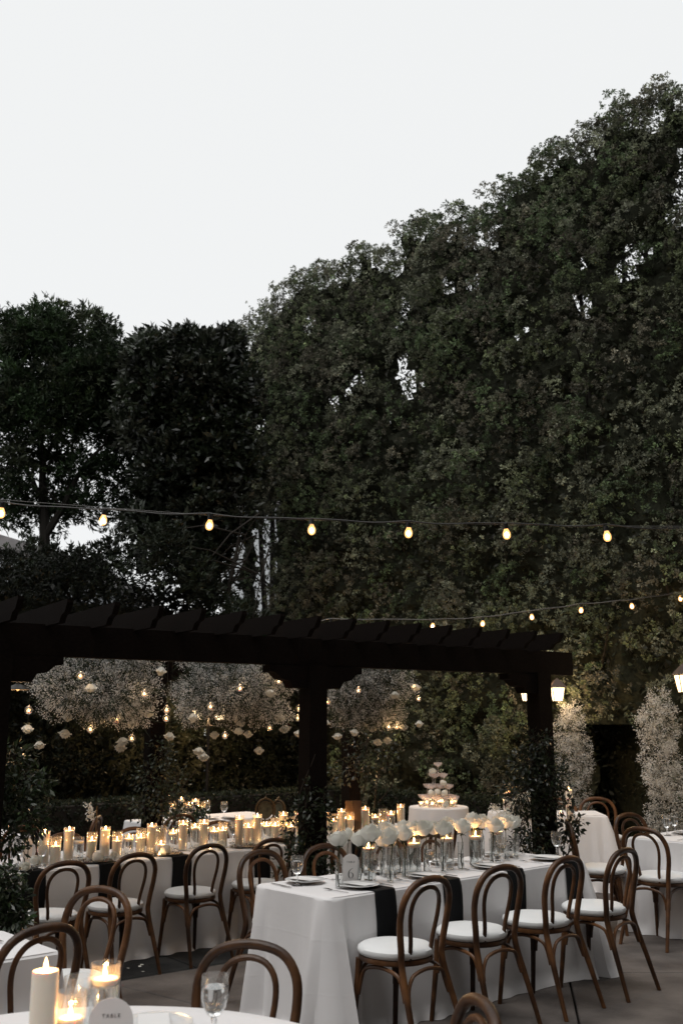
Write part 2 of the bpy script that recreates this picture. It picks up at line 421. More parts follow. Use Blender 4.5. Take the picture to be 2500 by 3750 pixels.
def hedge_ok(P):
    v = P[:, :2] @ VX; z = P[:, 2]; ok = z < ztop(v) + .04
    gl = np.interp(z, [8.05, 8.6, 9.1, 9.5, 10.2], [6.0, 5.82, 5.66, 5.6, 5.6]); gr = np.interp(z, [8.05, 8.5, 9.3, 9.7, 10.2], [5.85, 5.5, 5.52, 5.5, 5.45])
    ok &= ~((z > 8.05) & (v < gl) & (v > gr))
    for hv_, hz, hr in HOLES: ok &= (((v - hv_) ** 2 + (z - hz) ** 2) > hr * hr) | (HRNG.uniform(0, 1, len(v)) < .22)
    ok &= ~((v > 14.15) & (v < 14.8) & (z > 3.7) & (z < 5.5 + .3 * np.sin(v * 9))) | (HRNG.uniform(0, 1, len(v)) < .06)
    ok &= ~((v > 6.45) & (v < 7.55) & (z < 1.75))                      # the dark way through between the flower columns
    return ok

ranges = [(4.7, 5.56), (5.56, 7.1), (7.1, 8.78), (8.78, 9.98), (9.98, 11.1), (11.1, 12.3), (12.3, 13.6), (13.6, 15.2)]
names = ['partly cut by the picture edge, right of the sky gap', 'with the highest crown, just left of the sky gap', 'above and left of the twin-lantern lamp',
         'with a notched top, right of the champagne tower', 'behind the champagne tower, with a see-through hole in its crown', 'with a small see-through hole, left of the champagne tower',
         'above the middle pergola post', 'at the low far end, touching the dark broad-leaved tree']
for i, (v0, v1) in enumerate(ranges):
    rng = np.random.default_rng(100 + i); rnd = random.Random(i); vc = (v0 + v1) / 2
    base = uv(HU + .65, vc, 0)
    tr = thing('tall_hedge_tree', 'tall hedge tree ' + names[i], 'tree', (0, 0, 0), 0, 'trees of the tall hedge wall')
    tb = MB()
    for q in range(3):
        vq = v0 + (v1 - v0) * (q + .5) / 3 + rnd.uniform(-.1, .1); h = float(ztop(vq)) - rnd.uniform(.5, 1.2); u0 = HU + .55 + rnd.uniform(0, .3)
        tb.tube(bez([uv(u0, vc, -.05), uv(u0, (vc + vq) / 2, h * .3), uv(u0 - .05, vq + rnd.uniform(-.08, .08), h * .65), uv(u0 - .1, vq, h)], 12), [.09 - .006 * k for k in range(13)], 7)
        for b_ in range(9):
            z0 = h * rnd.uniform(.25, .95); vv = vq + rnd.uniform(-.5, .5)
            tb.tube([uv(u0, vq, z0), uv(u0 - .25, (vq + vv) / 2, z0 + .22), uv(u0 - .5, vv, z0 + .5)], [.022, .015, .006], 5)
    tb.obj('trunk', M['branch'], tr)
    cl = []
    for gv in np.arange(v0, v1, .40):
        for gz in np.arange(.25, 10.2, .38):
            v_ = gv + rng.uniform(-.2, .4); z_ = gz + rng.uniform(-.2, .2)
            if v_ < v0 - .15 or v_ > v1 + .15: continue
            if z_ > ztop(v_) - .12: continue
            r_ = rng.uniform(.20, .36); u_ = HU + rng.uniform(-.02, .22) + r_ * .5 - .32 * noise.noise(Vector((v_ * .9, z_ * .9, 4)))
            p = uv(u_, v_, z_); cl.append((p.x, p.y, z_, r_))
    for gv in np.arange(v0, v1, .24):                                   # fuller heads towards the top
        zt = float(ztop(gv))
        for gz in np.arange(zt - 1.9, zt - .2, .25):
            p = uv(HU + .15 + rng.uniform(.1, .85), gv + rng.uniform(-.12, .12), gz + rng.uniform(-.1, .1)); cl.append((p.x, p.y, p.z, rng.uniform(.2, .3)))
    # rim clumps give the outline its separate knobs
    for gv in np.arange(v0, v1, .045):
        zt = float(ztop(gv)); rr = rng.uniform(.12, .24); p = uv(HU + .15 + rng.uniform(0, .5), gv, zt - rr * .8); cl.append((p.x, p.y, p.z, rr))
    bias = -UX * .55
    far = 1.0 if i < 4 else .72
    me = tuft_mesh('crown', cl, int(31 * far), 21, .030, .0165, OLIVE, 40 + i, M['leaf'], (bias[0], bias[1], .15), .75, hedge_ok, 2.35, .74, .1, .043)
    link('crown', me, tr)
    # inner sheet closing the wall, its dark colour standing in for shade between tufts, torn open towards the top and at the see-through places
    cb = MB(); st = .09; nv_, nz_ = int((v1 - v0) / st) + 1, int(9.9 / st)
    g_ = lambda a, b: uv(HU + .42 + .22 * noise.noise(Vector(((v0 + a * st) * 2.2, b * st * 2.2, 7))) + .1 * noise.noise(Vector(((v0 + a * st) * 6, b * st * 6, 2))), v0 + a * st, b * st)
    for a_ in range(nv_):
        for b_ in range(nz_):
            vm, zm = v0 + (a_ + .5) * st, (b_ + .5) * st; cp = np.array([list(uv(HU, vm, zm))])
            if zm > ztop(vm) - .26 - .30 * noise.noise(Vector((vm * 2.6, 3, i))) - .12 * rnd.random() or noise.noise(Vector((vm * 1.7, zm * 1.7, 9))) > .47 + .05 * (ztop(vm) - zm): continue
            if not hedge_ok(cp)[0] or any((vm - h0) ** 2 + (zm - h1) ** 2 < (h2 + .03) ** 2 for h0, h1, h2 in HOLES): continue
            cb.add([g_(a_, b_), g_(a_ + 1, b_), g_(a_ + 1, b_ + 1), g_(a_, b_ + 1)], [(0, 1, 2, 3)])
    tag(cb.obj('dark_core', M['hedge_core'], tr, smooth=False), kind='stuff')
    n = int(1300 * (v1 - v0) * 5); vv = rng.uniform(v0, v1, n); zz = rng.uniform(.1, 10, n) ; uu = HU + .28 + rng.uniform(0, .75, n)
    P = np.concatenate([uu[:, None] * UX + vv[:, None] * VX, zz[:, None]], 1)
    keep = hedge_ok(P) & (zz < ztop(vv) - .12) & (rng.uniform(0, 1, n) < np.clip((ztop(vv) - zz) / 1.6, .25, 1))
    link('inner_foliage', filler_mesh('inner_foliage', P[keep], rng, .10, .045, OLIVE, M['leaf'], .55), tr)  # inner leaves coloured darker than the crown to paint its inner shade

# the hedge steps back between the flower columns
rc = thing('hedge_recess', 'dark recessed hedge between the two white flower columns', 'hedge')
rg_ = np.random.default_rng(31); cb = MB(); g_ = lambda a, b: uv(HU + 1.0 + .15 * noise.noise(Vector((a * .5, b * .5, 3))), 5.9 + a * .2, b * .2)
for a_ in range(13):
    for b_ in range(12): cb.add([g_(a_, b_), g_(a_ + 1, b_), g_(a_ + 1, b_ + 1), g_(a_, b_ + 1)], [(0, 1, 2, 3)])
tag(cb.obj('dark_core', M['hedge_core'], rc, smooth=False), kind='stuff')
n = 1800; vv = rg_.uniform(5.9, 8.4, n); P = np.concatenate([(HU + .85 + rg_.uniform(0, .2, n))[:, None] * UX + vv[:, None] * VX, rg_.uniform(.02, 2.3, n)[:, None]], 1)
link('foliage', filler_mesh('foliage', P, rg_, .07, .025, OLIVE, M['leaf'], .7), rc)

# dark hedge across the back-left, in front of the broad trees
def wall_hedge(name, label, u0, u1, v, top, thick, per, seed, pal, L=.07, Wd=.02, gain=1.0, cat='hedge', wob=.35, rr=(.2, .34), matl='leaf', step=.42):
    rng = np.random.default_rng(seed); t = thing(name, label, cat); cl = []
    for gu in np.arange(u0, u1, step):
        tp = top + wob * (noise.noise(Vector((gu * 1.1, seed, 0))) + .3 * rng.uniform(-1, 1))
        for gz in np.arange(.15, tp - .1, step * .9):
            r_ = rng.uniform(*rr); p = uv(gu + rng.uniform(-.2, .2), v + rng.uniform(0, .22) + r_ * .4, 0)
            cl.append((p.x, p.y, min(gz + rng.uniform(-.15, .15), tp - r_ * .8), r_))
        for q in range(2):
            r_ = rng.uniform(rr[0] * .7, rr[0]); p = uv(gu + rng.uniform(-.2, .2), v + rng.uniform(.1, thick), 0); cl.append((p.x, p.y, tp - r_ * .7, r_))
    b = -VX * .5
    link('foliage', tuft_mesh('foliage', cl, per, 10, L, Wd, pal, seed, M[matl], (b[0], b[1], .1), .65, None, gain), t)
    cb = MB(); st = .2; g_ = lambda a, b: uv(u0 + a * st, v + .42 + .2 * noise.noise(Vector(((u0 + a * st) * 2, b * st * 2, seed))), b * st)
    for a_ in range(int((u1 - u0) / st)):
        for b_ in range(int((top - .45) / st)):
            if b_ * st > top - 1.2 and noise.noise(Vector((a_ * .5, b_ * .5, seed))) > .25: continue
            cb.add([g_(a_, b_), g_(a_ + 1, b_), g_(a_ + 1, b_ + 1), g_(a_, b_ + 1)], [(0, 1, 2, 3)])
    tag(cb.obj('dark_core', M['hedge_core'], t, smooth=False), kind='stuff')
    n = int((u1 - u0) * top * 900); uu = rng.uniform(u0, u1, n); zz = rng.uniform(.05, top - .25, n); vv = v + .2 + rng.uniform(0, thick, n)
    P = np.concatenate([uu[:, None] * UX + vv[:, None] * VX, zz[:, None]], 1)
    link('inner_foliage', filler_mesh('inner_foliage', P, rng, .12, .06, pal, M[matl], .6 * gain), t)  # same palette darkened to paint shade behind the outer leaves
    return t
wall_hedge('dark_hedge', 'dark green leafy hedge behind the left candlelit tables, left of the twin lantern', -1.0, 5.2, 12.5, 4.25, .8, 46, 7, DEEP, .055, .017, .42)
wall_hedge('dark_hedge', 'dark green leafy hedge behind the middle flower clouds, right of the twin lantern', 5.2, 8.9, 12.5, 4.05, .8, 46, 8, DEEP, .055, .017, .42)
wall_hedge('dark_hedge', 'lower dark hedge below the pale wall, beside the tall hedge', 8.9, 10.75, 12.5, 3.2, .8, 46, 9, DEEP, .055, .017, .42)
def box_hedge(label, pts, seed):
    rng = np.random.default_rng(seed); t = thing('box_hedge', label, 'hedge', (0, 0, 0), 0, 'low clipped box hedges'); (ua, va), (ub, vb) = pts
    n = 5200; k = rng.uniform(0, 1, n); a = uv(ua, va); b = uv(ub, vb); P = np.zeros((n, 3)); P[:, 0] = a.x + (b.x - a.x) * k; P[:, 1] = a.y + (b.y - a.y) * k
    e = Vector((b.x - a.x, b.y - a.y, 0)).normalized(); nn = Vector((e.y, -e.x, 0)); side = rng.uniform(0, 1, n) < .6
    off = np.where(side, -.16, rng.uniform(-.16, .16, n)); P[:, :2] += -off[:, None] * np.array([nn.x, nn.y]); P[:, 2] = np.where(side, rng.uniform(.02, .78, n), .78)
    P += rng.normal(0, .012, P.shape)
    N = np.where(side[:, None], np.array([nn.x, nn.y, .3]), np.array([0, 0, 1.0])); j = np.repeat(np.arange(n), 4)
    tt = DEEP[rng.integers(0, 4, n)] * rng.lognormal(.1, .3, (n, 1))
    V, F, T = leaves(rng, P[j], N[j], .04, .02, .6, tt[j]); link('foliage', np_mesh('foliage', V, F, M['leaf'], T), t)
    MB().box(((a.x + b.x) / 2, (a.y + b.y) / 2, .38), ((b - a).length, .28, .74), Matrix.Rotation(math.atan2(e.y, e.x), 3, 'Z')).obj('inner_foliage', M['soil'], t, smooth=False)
box_hedge('low clipped box hedge behind the head table', [(4.2, 11.5), (10.2, 11.5)], 3)
box_hedge('low clipped box hedge between champagne table and sweetheart table', [(10.15, 10.4), (10.15, 7.35)], 4)

# unseen hedges added beside and behind the viewer to block the low sky light
def sky_blocker(label, a, b, top, seed):
    rng = np.random.default_rng(seed); t = thing('sky_blocking_hedge', label, 'hedge', (0, 0, 0), 0, 'unseen hedges blocking the low sky'); a, b = Vector(a), Vector(b); L = (b - a).length; e = (b - a) / L
    nn = Vector((-e.y, e.x, 0)); cb = MB(); st = .5; nu, nz = int(L / st), int(top / st)
    g_ = lambda i, k: a + e * i * st + nn * (.35 * noise.noise(Vector((i * .6, k * .6, seed)))) + Vector((0, 0, k * st + (.5 * noise.noise(Vector((i * .4, seed, 0))) if k == nz else 0)))
    for i in range(nu):
        for k in range(nz): cb.add([g_(i, k), g_(i + 1, k), g_(i + 1, k + 1), g_(i, k + 1)], [(0, 1, 2, 3)])
    tag(cb.obj('dark_core', M['hedge_core'], t, smooth=False), kind='stuff')
    n = int(L * top * 40); k = rng.uniform(0, L, n); z = rng.uniform(0, top, n); P = np.array([list(a + e * float(q)) for q in k]); P[:, :2] += np.array([nn.x, nn.y]) * rng.uniform(-.4, .4, (n, 1)); P[:, 2] = z
    link('foliage', filler_mesh('foliage', P, rng, .16, .07, OLIVE, M['leaf'], 1.0), t)
sky_blocker('unseen tall hedge added behind the viewer to block low sky', uv(-7, -2.6), uv(10.9, -2.6), 11.0, 71)
sky_blocker('unseen tall hedge added on the left to block low sky', uv(-7, -2.6), uv(-7, 11.8), 8.5, 72)
sky_blocker('unseen tall hedge added on the right to block low sky', uv(10.9, -2.6), uv(10.9, 4.6), 9.0, 73)

# broad trees beyond the hedge, back left
def limb(b, pts, r0, r1, n=14): p = bez(pts, n); m = len(p); b.tube(p, [r0 + (r1 - r0) * k / (m - 1) for k in range(m)], 7)
def broad_tree(label, Y, blobs, limbs, per, nleaf, L, Wd, pal, seed, matl='leaf', gain=1.0, spread=.6, name='broad_tree', depth=1.3, cr=(.22, .42)):
    """blobs: (px, py, radius px, number of clumps)"""
    rng = np.random.default_rng(seed); t = thing(name, label, 'tree', (0, 0, 0), 0, 'broad trees beyond the dark hedge'); b = MB()
    for l in limbs: limb(b, [at(x, y, Y + dy) for x, y, dy in l[0]], l[1], l[2])
    cl = []; k_ = Y / LENS_PX
    for x, y, r, n in blobs:
        for q in range(n):
            a = rng.uniform(0, 2 * math.pi); s = math.sqrt(rng.uniform(0, 1)) * r; p = at(x + s * math.cos(a), y + s * math.sin(a), Y + rng.uniform(-.5, .5) * depth)
            cl.append((p.x, p.y, p.z, rng.uniform(*cr)))
    # twigs reach from the limbs into the clumps
    for c in cl[::3]:
        l = limbs[rng.integers(0, len(limbs))][0]; k = rng.integers(1, len(l)); s = at(l[k][0], l[k][1], Y + l[k][2])
        e = Vector(c[:3]); 
        if (e - s).length < 1.6: b.tube([s, (s + e) / 2 + Vector((0, 0, .12)), e], [.016, .011, .005], 4)
    b.obj('trunk', M['branch'], t)
    link('crown', tuft_mesh('crown', cl, per, nleaf, L, Wd, pal, seed, M[matl], (0, -.15, .1), spread, None, gain, .35), t)
    return t
broad_tree('leafy green tree with a forked dark trunk and sky gaps, far left', 16.5,
    [(60, 1235, 85, 16), (200, 1235, 95, 20), (310, 1300, 95, 16), (110, 1350, 140, 30), (280, 1420, 120, 22), (60, 1480, 120, 18), (200, 1540, 120, 14), (80, 1640, 110, 7), (300, 1550, 80, 5), (70, 1790, 70, 4), (200, 1790, 70, 3), (340, 1700, 70, 4), (20, 1860, 60, 4), (110, 1880, 60, 3), (210, 1680, 90, 6), (30, 1760, 60, 4), (330, 1820, 50, 4), (345, 1190, 28, 3), (240, 1850, 50, 3), (-60, 1500, 90, 14)],
    [([(168, 2120, 0), (165, 1950, 0), (160, 1800, .1), (150, 1600, .2), (120, 1350, .2)], .11, .03), ([(168, 1960, 0), (230, 1860, -.1), (300, 1720, -.2), (390, 1620, -.2)], .075, .02),
     ([(162, 1850, 0), (110, 1740, .1), (60, 1640, .1), (20, 1560, .1)], .05, .015), ([(158, 1700, 0), (220, 1560, .2), (270, 1380, .2)], .05, .015), ([(250, 1820, 0), (265, 1640, 0), (280, 1450, .1)], .035, .012)],
    50, 10, .085, .024, GREEN, 21, gain=1.0)
broad_tree('narrow leafy tree between the far left tree and the dark broad-leaved tree', 16.9,
    [(400, 1340, 80, 18), (430, 1420, 100, 26), (430, 1520, 100, 20), (490, 1370, 70, 14), (500, 1600, 70, 12), (450, 1600, 60, 7), (400, 1740, 50, 4), (520, 1450, 60, 8), (470, 1850, 70, 8), (405, 1215, 30, 3)],
    [([(520, 2100, 0), (520, 1900, 0), (515, 1700, 0), (500, 1500, 0), (470, 1320, 0)], .10, .03), ([(518, 1750, 0), (460, 1650, .1), (420, 1560, .1), (410, 1420, .1)], .04, .012), ([(518, 1850, 0), (470, 1760, 0), (430, 1640, 0)], .03, .01)],
    48, 10, .085, .024, GREEN, 22, gain=.95)
broad_tree('dark broad-leaved tree with large pointed leaves, centre left', 15.6,
    [(580, 1335, 80, 22), (700, 1310, 85, 24), (800, 1340, 75, 20), (840, 1420, 50, 12), (620, 1420, 110, 32), (760, 1450, 110, 30), (640, 1580, 120, 32), (780, 1600, 110, 26), (660, 1740, 120, 28), (800, 1760, 100, 20), (700, 1880, 120, 22), (830, 1900, 70, 9), (580, 1900, 80, 12), (560, 1265, 24, 2), (840, 1260, 24, 3), (520, 1440, 50, 8), (510, 1560, 40, 6), (870, 1680, 50, 6), (860, 1450, 60, 10), (770, 2040, 60, 8)],
    [([(700, 2200, 0), (695, 1950, 0), (690, 1700, 0), (680, 1450, 0), (670, 1280, 0)], .12, .03), ([(695, 1850, 0), (770, 1700, -.1), (800, 1500, -.1), (790, 1350, 0)], .05, .015), ([(690, 1800, 0), (620, 1650, 0), (600, 1450, 0)], .05, .015)],
    40, 9, .105, .05, DEEP, 23, 'gloss_leaf', .95, .75, depth=1.5, cr=(.2, .36))
broad_tree('small low tree of thin bare twigs beside the pale wall', 14.8,
    [(430, 2050, 80, 9), (600, 2020, 100, 14), (800, 2190, 60, 5), (760, 2110, 70, 9), (300, 2120, 70, 7), (80, 2120, 90, 10), (690, 2060, 90, 10), (190, 2130, 80, 8), (880, 2260, 60, 5)],
    [([(830, 2300, 0), (840, 2150, 0), (870, 2000, 0), (890, 1850, 0)], .05, .01), ([(840, 2150, 0), (900, 2050, 0), (940, 1960, 0)], .02, .006), ([(850, 2100, 0), (900, 1960, 0), (950, 1880, 0)], .016, .005), ([(860, 2040, 0), (880, 1900, 0), (860, 1800, 0)], .014, .004), ([(845, 2130, 0), (940, 2100, 0), (985, 2010, 0)], .014, .004)],
    38, 10, .08, .026, DEEP, 24, gain=1.0, depth=1.6)

# pale buildings glimpsed through the trees
hb = thing('pale_building', 'pale house with a sloping grey roof glimpsed behind the far left tree', 'building', (0, 0, 0))
a, b = at(-420, 1840, 30), at(320, 2075, 30)
MB().prism([(a.x, 0), (b.x, 0), (b.x, b.z - .25), (a.x, a.z - .25)], (0, 30.2, 0), (1, 0, 0), (0, 0, 1), (0, 8, 0)).obj('wall', M['stucco'], hb, smooth=False)
MB().prism([(a.x - .4, a.z - .25), (b.x + .5, b.z - .42), (b.x + .5, b.z), (a.x - .4, a.z + .17)], (0, 29.6, 0), (1, 0, 0), (0, 0, 1), (0, 9, 0)).obj('roof', M['shingle'], hb, smooth=False)
hb = thing('pale_building', 'pale bluish wall of a building seen through the gap beside the tall hedge', 'building', (0, 0, 0))
a, b = at(830, 1960, 30), at(1010, 1850, 30)
MB().box(((a.x + b.x) / 2, 33, b.z / 2), (b.x - a.x, 6, b.z)).obj('wall', M['stucco'], hb, smooth=False)
MB().box(((a.x + b.x) / 2, 33, b.z + .1), (b.x - a.x + .3, 6.3, .2)).obj('parapet', M['shingle'], hb, smooth=False)

# ------------------------------------------------------------------ pergola
PC, PR, PL = Vector((-.215, 7.7, 0)), Vector((1.755, 9.0, 0)), Vector((-2.19, 6.4, 0))
BD = (PR - PL).normalized(); BN = Vector((BD.y, -BD.x, 0))          # along the beam, and towards the viewer
pg = thing('pergola', 'dark timber pergola with scalloped brackets and rafter tails over the long tables', 'pergola')
BZ0, BZ1 = 2.15, 2.355
rotb = Matrix.Rotation(math.atan2(BD.y, BD.x), 3, 'Z')
def bracket(c, end=False):
    L = .41; prof = [(-L, .17), (-L, .12), (-L + .05, .115), (-L + .1, .07), (-L + .17, .055), (-L + .2, .005), (L - .2, .005), (L - .17, .055), (L - .1, .07), (L - .05, .115), (L, .12), (L, .17)]
    if end: prof = [p for p in prof if p[0] < 0] + [(.0775, .005), (.0775, .17)]
    MB().prism(prof, c - BN * .06 + Vector((0, 0, 1.977)), BD, (0, 0, 1), BN * .12).obj('bracket', M['beam'], pg, smooth=False)
for c in (PL, PC, PR):
    MB().box(c + Vector((0, 0, 1.08)), (.155, .155, 2.16), rotb).obj('post', M['beam'], pg, smooth=False)
    MB().box(c + Vector((0, 0, .12)), (.19, .19, .24), rotb).obj('post_base', M['beam'], pg, smooth=False)
    bracket(c, c is PR)
    MB().box(c - BN * 3.0 + Vector((0, 0, 1.08)), (.155, .155, 2.16), rotb).obj('post', M['beam'], pg, smooth=False)
mid = (PL + PR) / 2
MB().box(mid + Vector((0, 0, (BZ0 + BZ1) / 2)) , (5.5, .10, BZ1 - BZ0), rotb).obj('beam', M['beam'], pg, smooth=False)
MB().box(mid - BN * 3.0 + Vector((0, 0, (BZ0 + BZ1) / 2)), (5.5, .10, BZ1 - BZ0), rotb).obj('beam', M['beam'], pg, smooth=False)
for k in range(18):
    s = -2.37 + .3047 * (k - 2); c = mid + BD * s
    prof = [(-3.5, 0), (.33, 0), (.37, .045), (.43, .06), (.47, .115), (.47, .135), (-3.5, .135)]
    MB().prism(prof, c - BD * .019 + Vector((0, 0, BZ1 - .012)), BN, (0, 0, 1), BD * .038).obj('rafter', M['beam'], pg, smooth=False)

# ------------------------------------------------------------------ vines and bushes
def vine(label, stems, spots, L, Wd, seed, pal=GREEN, gain=1.0, name='climbing_vine', cat='vine', matl='gloss_leaf', rad=.006):
    rng = np.random.default_rng(seed); t = thing(name, label, cat); b = MB()
    for s in stems: p = bez(s, 20); b.tube(p, [rad * (1 - .5 * k / len(p)) for k in range(len(p))], 5)
    C = []; 
    for (c, r, n) in spots:
        n = int(n * 1.9)
        d = unit(rng.normal(0, 1, (n, 3))); P = np.array(c) + d * rng.uniform(.35, 1, (n, 1)) * np.array(r); C.append(np.concatenate([P, d], 1))
        for q in range(max(2, n // 25)):
            e = Vector(P[rng.integers(0, n)]); b.tube([Vector(c), (Vector(c) + e) / 2 + Vector((0, 0, .03)), e], [.0035, .003, .0015], 4)
    b.obj('stem', M['twig'], t); C = np.concatenate(C)
    tt = pal[rng.integers(0, len(pal), len(C))] * rng.lognormal(0, .35, (len(C), 1)) * gain
    V, F, T = leaves(rng, C[:, :3], C[:, 3:] + np.array([0, 0, -.4]), L, Wd, .6, tt); link('foliage', np_mesh('foliage', V, F, M[matl], T), t); return t
def col(px, pys, Y, n, r, dx=0):
    return [((at(px + dx, py, Y)), r, n) for py in pys]
yc = 7.6
vine('leafy vine climbing the middle pergola post', [[PC + Vector((.1, -.1, 0)), PC + Vector((.1, -.08, .6)), PC + Vector((-.1, -.1, 1.1)), PC + Vector((.02, -.1, 1.5))], [PC + Vector((-.12, -.08, 0)), PC + Vector((-.14, 0, .7)), PC + Vector((.1, .0, 1.25))]],
     [(at(1120, 2960, yc), (.10, .10, .12), 70), (at(1095, 3040, yc), (.13, .12, .15), 110), (at(1120, 3130, yc - .03), (.15, .12, .16), 170), (at(1150, 3210, yc), (.16, .12, .14), 120), (at(1200, 3000, yc), (.05, .08, .16), 40), (at(1210, 3120, yc), (.07, .09, .2), 60), (at(1185, 2930, yc), (.04, .08, .12), 30), (at(1055, 3180, yc), (.12, .12, .12), 35), (at(1130, 2890, yc), (.05, .08, .08), 22)], .046, .019, 31, gain=.6)
yr = 8.85
vine('thick leafy vine wrapped round the right pergola post', [[PR + Vector((.1, -.1, 0)), PR + Vector((-.12, -.1, .6)), PR + Vector((.1, -.1, 1.1)), PR + Vector((0, -.1, 1.55))], [PR + Vector((-.3, -.05, .3)), PR + Vector((-.25, 0, .8)), PR + Vector((-.1, .0, 1.3))]],
     [(at(1960, 2720, yr), (.16, .16, .12), 120), (at(1930, 2800, yr), (.22, .2, .16), 260), (at(1990, 2840, yr), (.22, .2, .2), 260), (at(1915, 2900, yr), (.2, .18, .2), 240), (at(2010, 2930, yr), (.16, .16, .18), 130), (at(1930, 3010, yr), (.16, .15, .2), 200), (at(1970, 3090, yr), (.16, .15, .18), 160), (at(1905, 3090, yr), (.12, .12, .16), 110), (at(2060, 2860, yr), (.1, .1, .16), 50)], .046, .019, 32, gain=.5)
yb = 10.1
vine('sparse vine climbing the rear pergola post, left of the twin lantern', [[at(600, 3050, yb), at(590, 2900, yb), at(615, 2780, yb), at(600, 2700, yb)], [at(640, 3020, yb), at(660, 2900, yb), at(720, 2820, yb)]],
     [(at(590, 2760, yb), (.14, .12, .2), 110), (at(560, 2850, yb), (.2, .16, .2), 170), (at(610, 2930, yb), (.24, .18, .2), 190), (at(530, 2960, yb), (.2, .16, .14), 120), (at(650, 2860, yb), (.12, .1, .2), 60)], .05, .02, 33, DEEP, 1.5)
vine('thin bare vine with few leaves on the rear pergola post right of centre', [[at(1370, 2960, 10.9), at(1380, 2860, 10.9), at(1400, 2780, 10.9), at(1380, 2660, 10.9)], [at(1385, 2940, 10.9), at(1440, 2860, 10.9), at(1415, 2790, 10.9)], [at(1330, 2900, 10.9), at(1360, 2780, 10.9)]],
     [(at(1340, 2720, 10.9), (.3, .15, .3), 130), (at(1300, 2820, 10.9), (.3, .15, .2), 120), (at(1420, 2740, 10.9), (.14, .1, .3), 50)], .05, .022, 34, DEEP, 1.3)
vine('leafy bush on the left pergola post at the picture edge', [[PL + Vector((.05, -.1, 0)), PL + Vector((.1, -.1, .8)), PL + Vector((0, -.1, 1.6))]],
     [(at(40, 2780, 6.6), (.16, .16, .12), 130), (at(90, 2870, 6.6), (.2, .18, .14), 180), (at(30, 2950, 6.6), (.22, .2, .16), 220), (at(110, 2990, 6.6), (.14, .16, .16), 100), (at(40, 3070, 6.6), (.16, .16, .14), 120), (at(150, 2880, 6.6), (.1, .1, .08), 36), (at(160, 2930, 6.6), (.06, .08, .06), 14), (at(-40, 2860, 6.6), (.2, .2, .3), 200)], .054, .021, 35, GREEN, 1.1, 'leafy_bush', 'bush')
vine('small bushy plant beside the near left table', [[at(30, 3420, 5.6), at(35, 3320, 5.6), at(60, 3200, 5.6)], [at(20, 3420, 5.6), at(10, 3300, 5.6), at(0, 3200, 5.6)]],
     [(at(25, 3220, 5.6), (.09, .1, .08), 120), (at(55, 3290, 5.6), (.08, .1, .10), 130), (at(10, 3320, 5.6), (.12, .12, .12), 210), (at(50, 3370, 5.6), (.10, .12, .08), 130), (at(-30, 3280, 5.6), (.12, .12, .14), 160), (at(85, 3360, 5.55), (.04, .05, .06), 24)], .046, .018, 36, GREEN, .95, 'leafy_plant', 'plant')

# ------------------------------------------------------------------ lamp posts and lights
def point(parent, loc, W, col=(1, .62, .30), r=.02):
    l = bpy.data.lights.new('lamp_light', 'POINT'); l.energy = W; l.color = col; l.shadow_soft_size = r
    o = bpy.data.objects.new('lamp_light', l); COL.objects.link(o); o.parent = parent; o.location = loc; return o
def lantern(parent, c, s, W):
    """four tapered glowing panes in an iron frame under a hipped roof; c = bottom centre, s = glass height"""
    wb, wt = s * .30, s * .46; c = Vector(c); fr = MB(); lt = MB()
    crn = [(-1, -1), (1, -1), (1, 1), (-1, 1)]
    root = lt
    for i in range(4):
        (x0, y0), (x1, y1) = crn[i], crn[(i + 1) % 4]
        vs = [c + Vector((x0 * wb, y0 * wb, 0)), c + Vector((x1 * wb, y1 * wb, 0)), c + Vector((x1 * wt, y1 * wt, s)), c + Vector((x0 * wt, y0 * wt, s))]
        fr.tube([vs[0], vs[3]], s * .03, 6); fr.tube([vs[0], vs[1]], s * .03, 6); fr.tube([vs[3], vs[2]], s * .035, 6)
        lt.add(vs, [(0, 1, 2, 3)])
    fo = fr.obj('lantern', M['iron'], parent, smooth=False)
    lt.obj('glass_pane', M['pane'], fo, smooth=False)
    rf = MB(); e = wt * 1.25
    rf.add([c + Vector((x * e, y * e, s * 1.02)) for x, y in crn] + [c + Vector((x * e * .35, y * e * .35, s * 1.5)) for x, y in crn] + [c + Vector((0, 0, s * 1.7))],
           [(0, 1, 5, 4), (1, 2, 6, 5), (2, 3, 7, 6), (3, 0, 4, 7), (4, 5, 8), (5, 6, 8), (6, 7, 8), (7, 4, 8), (3, 2, 1, 0)])
    rf.obj('roof', M['roofm'], fo, smooth=False)
    MB().lathe([(0, -s * .25), (s * .06, -s * .2), (s * .1, -s * .08), (wb * 1.1, -s * .02), (wb * 1.1, s * .01), (0, s * .01)], 10, c).obj('base', M['iron'], fo)
    point(parent, c + Vector((0, 0, s * .5)), W, (1, .66, .34), .04)
def lamp_post(label, base, half, ang, z, s, W, ws=(1, 1)):
    t = thing('lamp_post', label, 'lamp post', base, ang, 'twin-lantern lamp posts')
    MB().lathe([(.09, 0), (.09, .06), (.05, .1), (.035, .2), (.022, .3), (.020, z - .1), (.03, z - .08), (.014, z - .02), (0, z + .1)], 12).obj('pole', M['iron'], t)
    zc = z - s * .55; MB().tube(bez([(-half, 0, z - s * .2), (-half, 0, zc), (0, 0, zc + .02), (half, 0, zc), (half, 0, z - s * .2)], 20), .010, 6).obj('crossbar', M['iron'], t)
    for q, sx in enumerate((-1, 1)): lantern(t, (sx * half, 0, z), s, W * ws[q])
    return t
bR = at(1986, 2560, 12.3); lamp_post('twin-lantern lamp post glowing beside the right pergola post', (bR.x, bR.y, 0), .182, 0, at(2041, 2568, 12.3).z, .165, 21)
bL = at(765, 2620, 14.2); lamp_post('twin-lantern lamp post glowing under the middle flower cloud', (bL.x, bL.y, G), .15, 0, at(765, 2636, 14.2).z - G, .17, 60)
